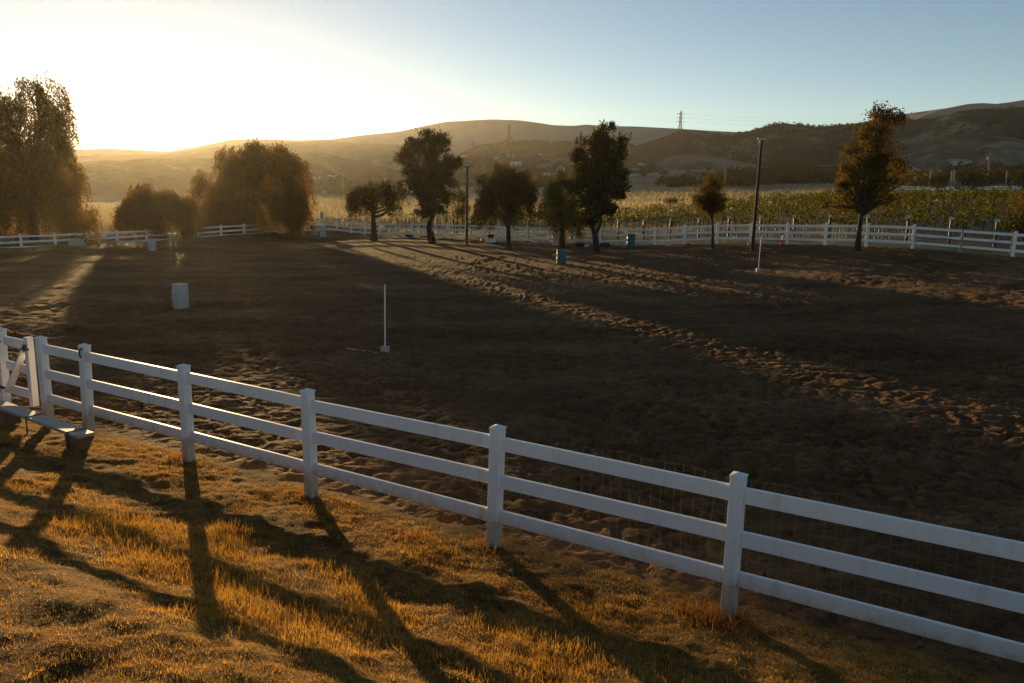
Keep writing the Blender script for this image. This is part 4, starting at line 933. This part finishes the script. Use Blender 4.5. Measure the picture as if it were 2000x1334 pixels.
# sports lamp
p = pix_r(1070, 352, 300); p[2] = gz(p[0], p[1]); t = pix_r(1070, 327, 300); sp = thing('lamp_post', p, 'thin twin-headed lamp post left of the steep-gabled house', 'lamp post')
MB().tube([p, t], [.16, .09], 7).build('pole', M['pole'], sp); MB().bar(t+A3(-1.3, 0, 0), t+A3(1.3, 0, 0), .1, .1).build('crossbar', M['pole'], sp)
for sx in (-1.2, 1.2): MB().box(t+A3(sx, -.1, .05), (.7, .3, .3), bev=.03).build('lamp_head', M['galv'], sp)
def ground_run(px0, r0, px1, r1, dist0, dist1, step):
    a, b = pix_r(px0, r0, dist0), pix_r(px1, r1, dist1); n_ = int(np.linalg.norm(b-a)/step)
    out = []
    for i in range(n_+1):
        q = a+(b-a)*i/n_; out.append(A3(q[0], q[1], gz(q[0], q[1])))
    return out
wf = ground_run(1735, 372, 2080, 374, 190, 185, 2.6)
wfo = thing('white_fence', wf[0], 'distant white paddock fence behind the dark rounded trees', 'fence', 'paddock fences beyond the vineyard')
fence(wfo, wf, wpost=.15, rails=(1.1, .8, .5, .2), rh=.13, caps=False)
bf = ground_run(1700, 385, 2080, 388, 158, 150, 2.9)
bfo = thing('brown_fence', bf[0], 'dark wooden two-rail fence along the back of the vineyard', 'fence', 'paddock fences beyond the vineyard')
fence(bfo, bf, wpost=.16, rails=(1.0, .45), rh=.14, caps=False, mt='wood', h=1.35)

# ------------------------------------------------------------------ grass
def blades(P, hgt, wid, lean, name, mt, lab):
    n_ = len(P); a = RNG.random(n_)*2*PI; d = np.c_[np.cos(a), np.sin(a), np.zeros(n_)]; b = RNG.random(n_)*2*PI; e = np.c_[np.cos(b), np.sin(b), np.zeros(n_)]
    ln = (lean*RNG.random(n_))[:, None]; up = A3(0, 0, 1)*np.sqrt(np.maximum(1-ln**2, .02))+e*ln
    V = np.stack([P-d*wid[:, None]/2, P+d*wid[:, None]/2, P+up*hgt[:, None]], 1).reshape(-1, 3)
    tag(raw(name, V, np.arange(n_*3).reshape(-1, 3), mt), lab, None, None, 'stuff')
GM = leafmat('dry_straw', (.19, .105, .025), (.62, .41, .115), .52, (1.25, 1.0, .5), 1.5)
GF = leafmat('field_straw', (.25, .205, .115), (.44, .37, .24), .5, (1.0, .97, .85), .1)
N = 780000
t = RNG.uniform(-14, 8.5, N); s = RNG.uniform(-.15, 6.9, N); xy = NF0+t[:, None]*NFD+s[:, None]*NFN
x, y = xy.T; r = np.hypot(x, y); d_ = fbm(x*.8, y*.8, 101, 3); tall = sstep(.25, .8, .45*fbm(x*.9+3, y*.9, 111, 3)+.95*np.exp(-((t+1.3)/2.6)**2-((s-2.5)/.9)**2)+.45*np.exp(-((t-2.2)/1.3)**2-((s-1.2)/.8)**2)+.12)
keep = (RNG.random(N) < np.clip(.52+.85*d_+.4*tall, .08, 1)) & (y > 2.2)
x, y, tall, s = x[keep], y[keep], tall[keep], s[keep]; n_ = len(x)
P = np.c_[x, y, base_z(x, y)+bank_rel(x, y, s)-.004]
blades(P, (.013+.024*RNG.random(n_))*(1+tall*RNG.random(n_)**1.5*3.6), .0035+.003*RNG.random(n_), .97-.0*tall, 'dry_grass', GM, 'short golden dry grass covering the near bank')
# weeds and stalks along the near fence
Pw = []
for q, cnt in ((NP[5]+n3*.2, 260), (NP[5]+n3*.25-d3*.2, 200), (NP[2]+n3*.05-d3*.1, 90), (NP[4]+n3*.1-d3*.05, 90), (NP[3]+n3*.05-d3*.1, 60), (G0+n3*.2, 90), (NP[3]+d3*.6+n3*.5, 60), (NP[4]-d3*.7+n3*.4, 110), (pa+n3*.2, 60)):
    u = RNG.normal(size=(cnt, 2))*.13; Pw.append(np.c_[q[0]+u[:, 0], q[1]+u[:, 1], base_z(q[0]+u[:, 0], q[1]+u[:, 1])])
Pw = np.concatenate(Pw); n_ = len(Pw); WM = leafmat('rust_weed', (.15, .075, .022), (.34, .18, .055), .5, (1.15, .9, .6), 2)
blades(Pw, .06+.16*RNG.random(n_)**2, .007+.004*RNG.random(n_), .7, 'dry_weeds', WM, 'rust-coloured dry weeds at the feet of the near fence posts')
# straw litter and pebbles
k = 2600; tl, sl_ = RNG.uniform(-13, 7, k), RNG.uniform(.1, 6.5, k); lx, ly = (NF0+tl[:, None]*NFD+sl_[:, None]*NFN).T
lz = base_z(lx, ly)+bank_rel(lx, ly, sl_)+.012; an = RNG.random(k)*PI; ax_ = np.c_[np.cos(an), np.sin(an), RNG.normal(size=k)*.25]
V, Q = leaf_quads(np.c_[lx, ly, lz], .05+.14*RNG.random(k)**2, .005, ax_)
tag(raw('straw_litter', V, Q, leafmat('bleached_straw', (.30, .20, .09), (.62, .48, .28), .3)), 'pale broken straw and twigs littering the bank', None, None, 'stuff')
k = 900; ty, tx = RNG.uniform(10, 42, k), None; tx = RNG.uniform(-.62, .66, k)*ty; ok = ((tx-NF0[0])*NFN[0]+(ty-NF0[1])*NFN[1]) < -.4; tx, ty = tx[ok], ty[ok]
V, Q = cluster(np.c_[tx, ty, base_z(tx, ty)+.005], .012+.03*RNG.random(len(tx))**3, 8, 1.6, .6)
tag(raw('pebbles', V, Q, simple('pebble', (.20, .15, .11), .9, .3, 5)), 'small pale pebbles and clods on the arena soil', None, None, 'stuff')
# tall straw in the dry field
N = 150000; az = RNG.uniform(-.62, .5, N); rr = 70+230*RNG.random(N)**1.3; x, y = rr*np.sin(az), rr*np.cos(az)
out = ~poly_in(x, y, ARENA) & ~poly_in(x, y, VPOLY); out &= (((x-FR0[0])*FRN[0]+(y-FR0[1])*FRN[1] > 2.0) | ((x-FR0[0])*FLN[0]+(y-FR0[1])*FLN[1] > 2.0))
out &= RNG.random(N) < np.clip(.5+.9*fbm(x*.06, y*.12, 121, 3), 0, 1); x, y, rr = x[out], y[out], rr[out]; n_ = len(x)
P = np.c_[x, y, base_z(x, y)]; blades(P, (.35+.5*RNG.random(n_)), .10+.0008*rr, .6, 'field_grass', GF, 'tall pale dry grass of the field beyond the arena')

# ------------------------------------------------------------------ haze
hz = MB(); x0, x1, y0, y1, z0, z1 = -1550, 1550, -90, 1500, -30, 114
hz.box(((x0+x1)/2, (y0+y1)/2, (z0+z1)/2), (x1-x0, y1-y0, z1-z0))
hm = bpy.data.materials.new('haze_air'); hm.use_nodes = True; ht = hm.node_tree; ht.nodes.clear(); ho = nn(ht, 'OutputMaterial'); hv = ht.nodes.new('ShaderNodeVolumePrincipled')
hv.inputs['Color'].default_value = (.97, .92, .82, 1); hv.inputs['Density'].default_value = .000092; hv.inputs['Anisotropy'].default_value = .69
ht.links.new(hv.outputs[0], ho.inputs['Volume'])
tag(hz.build('haze', hm), 'thin golden evening haze filling the valley', None, None, 'stuff')
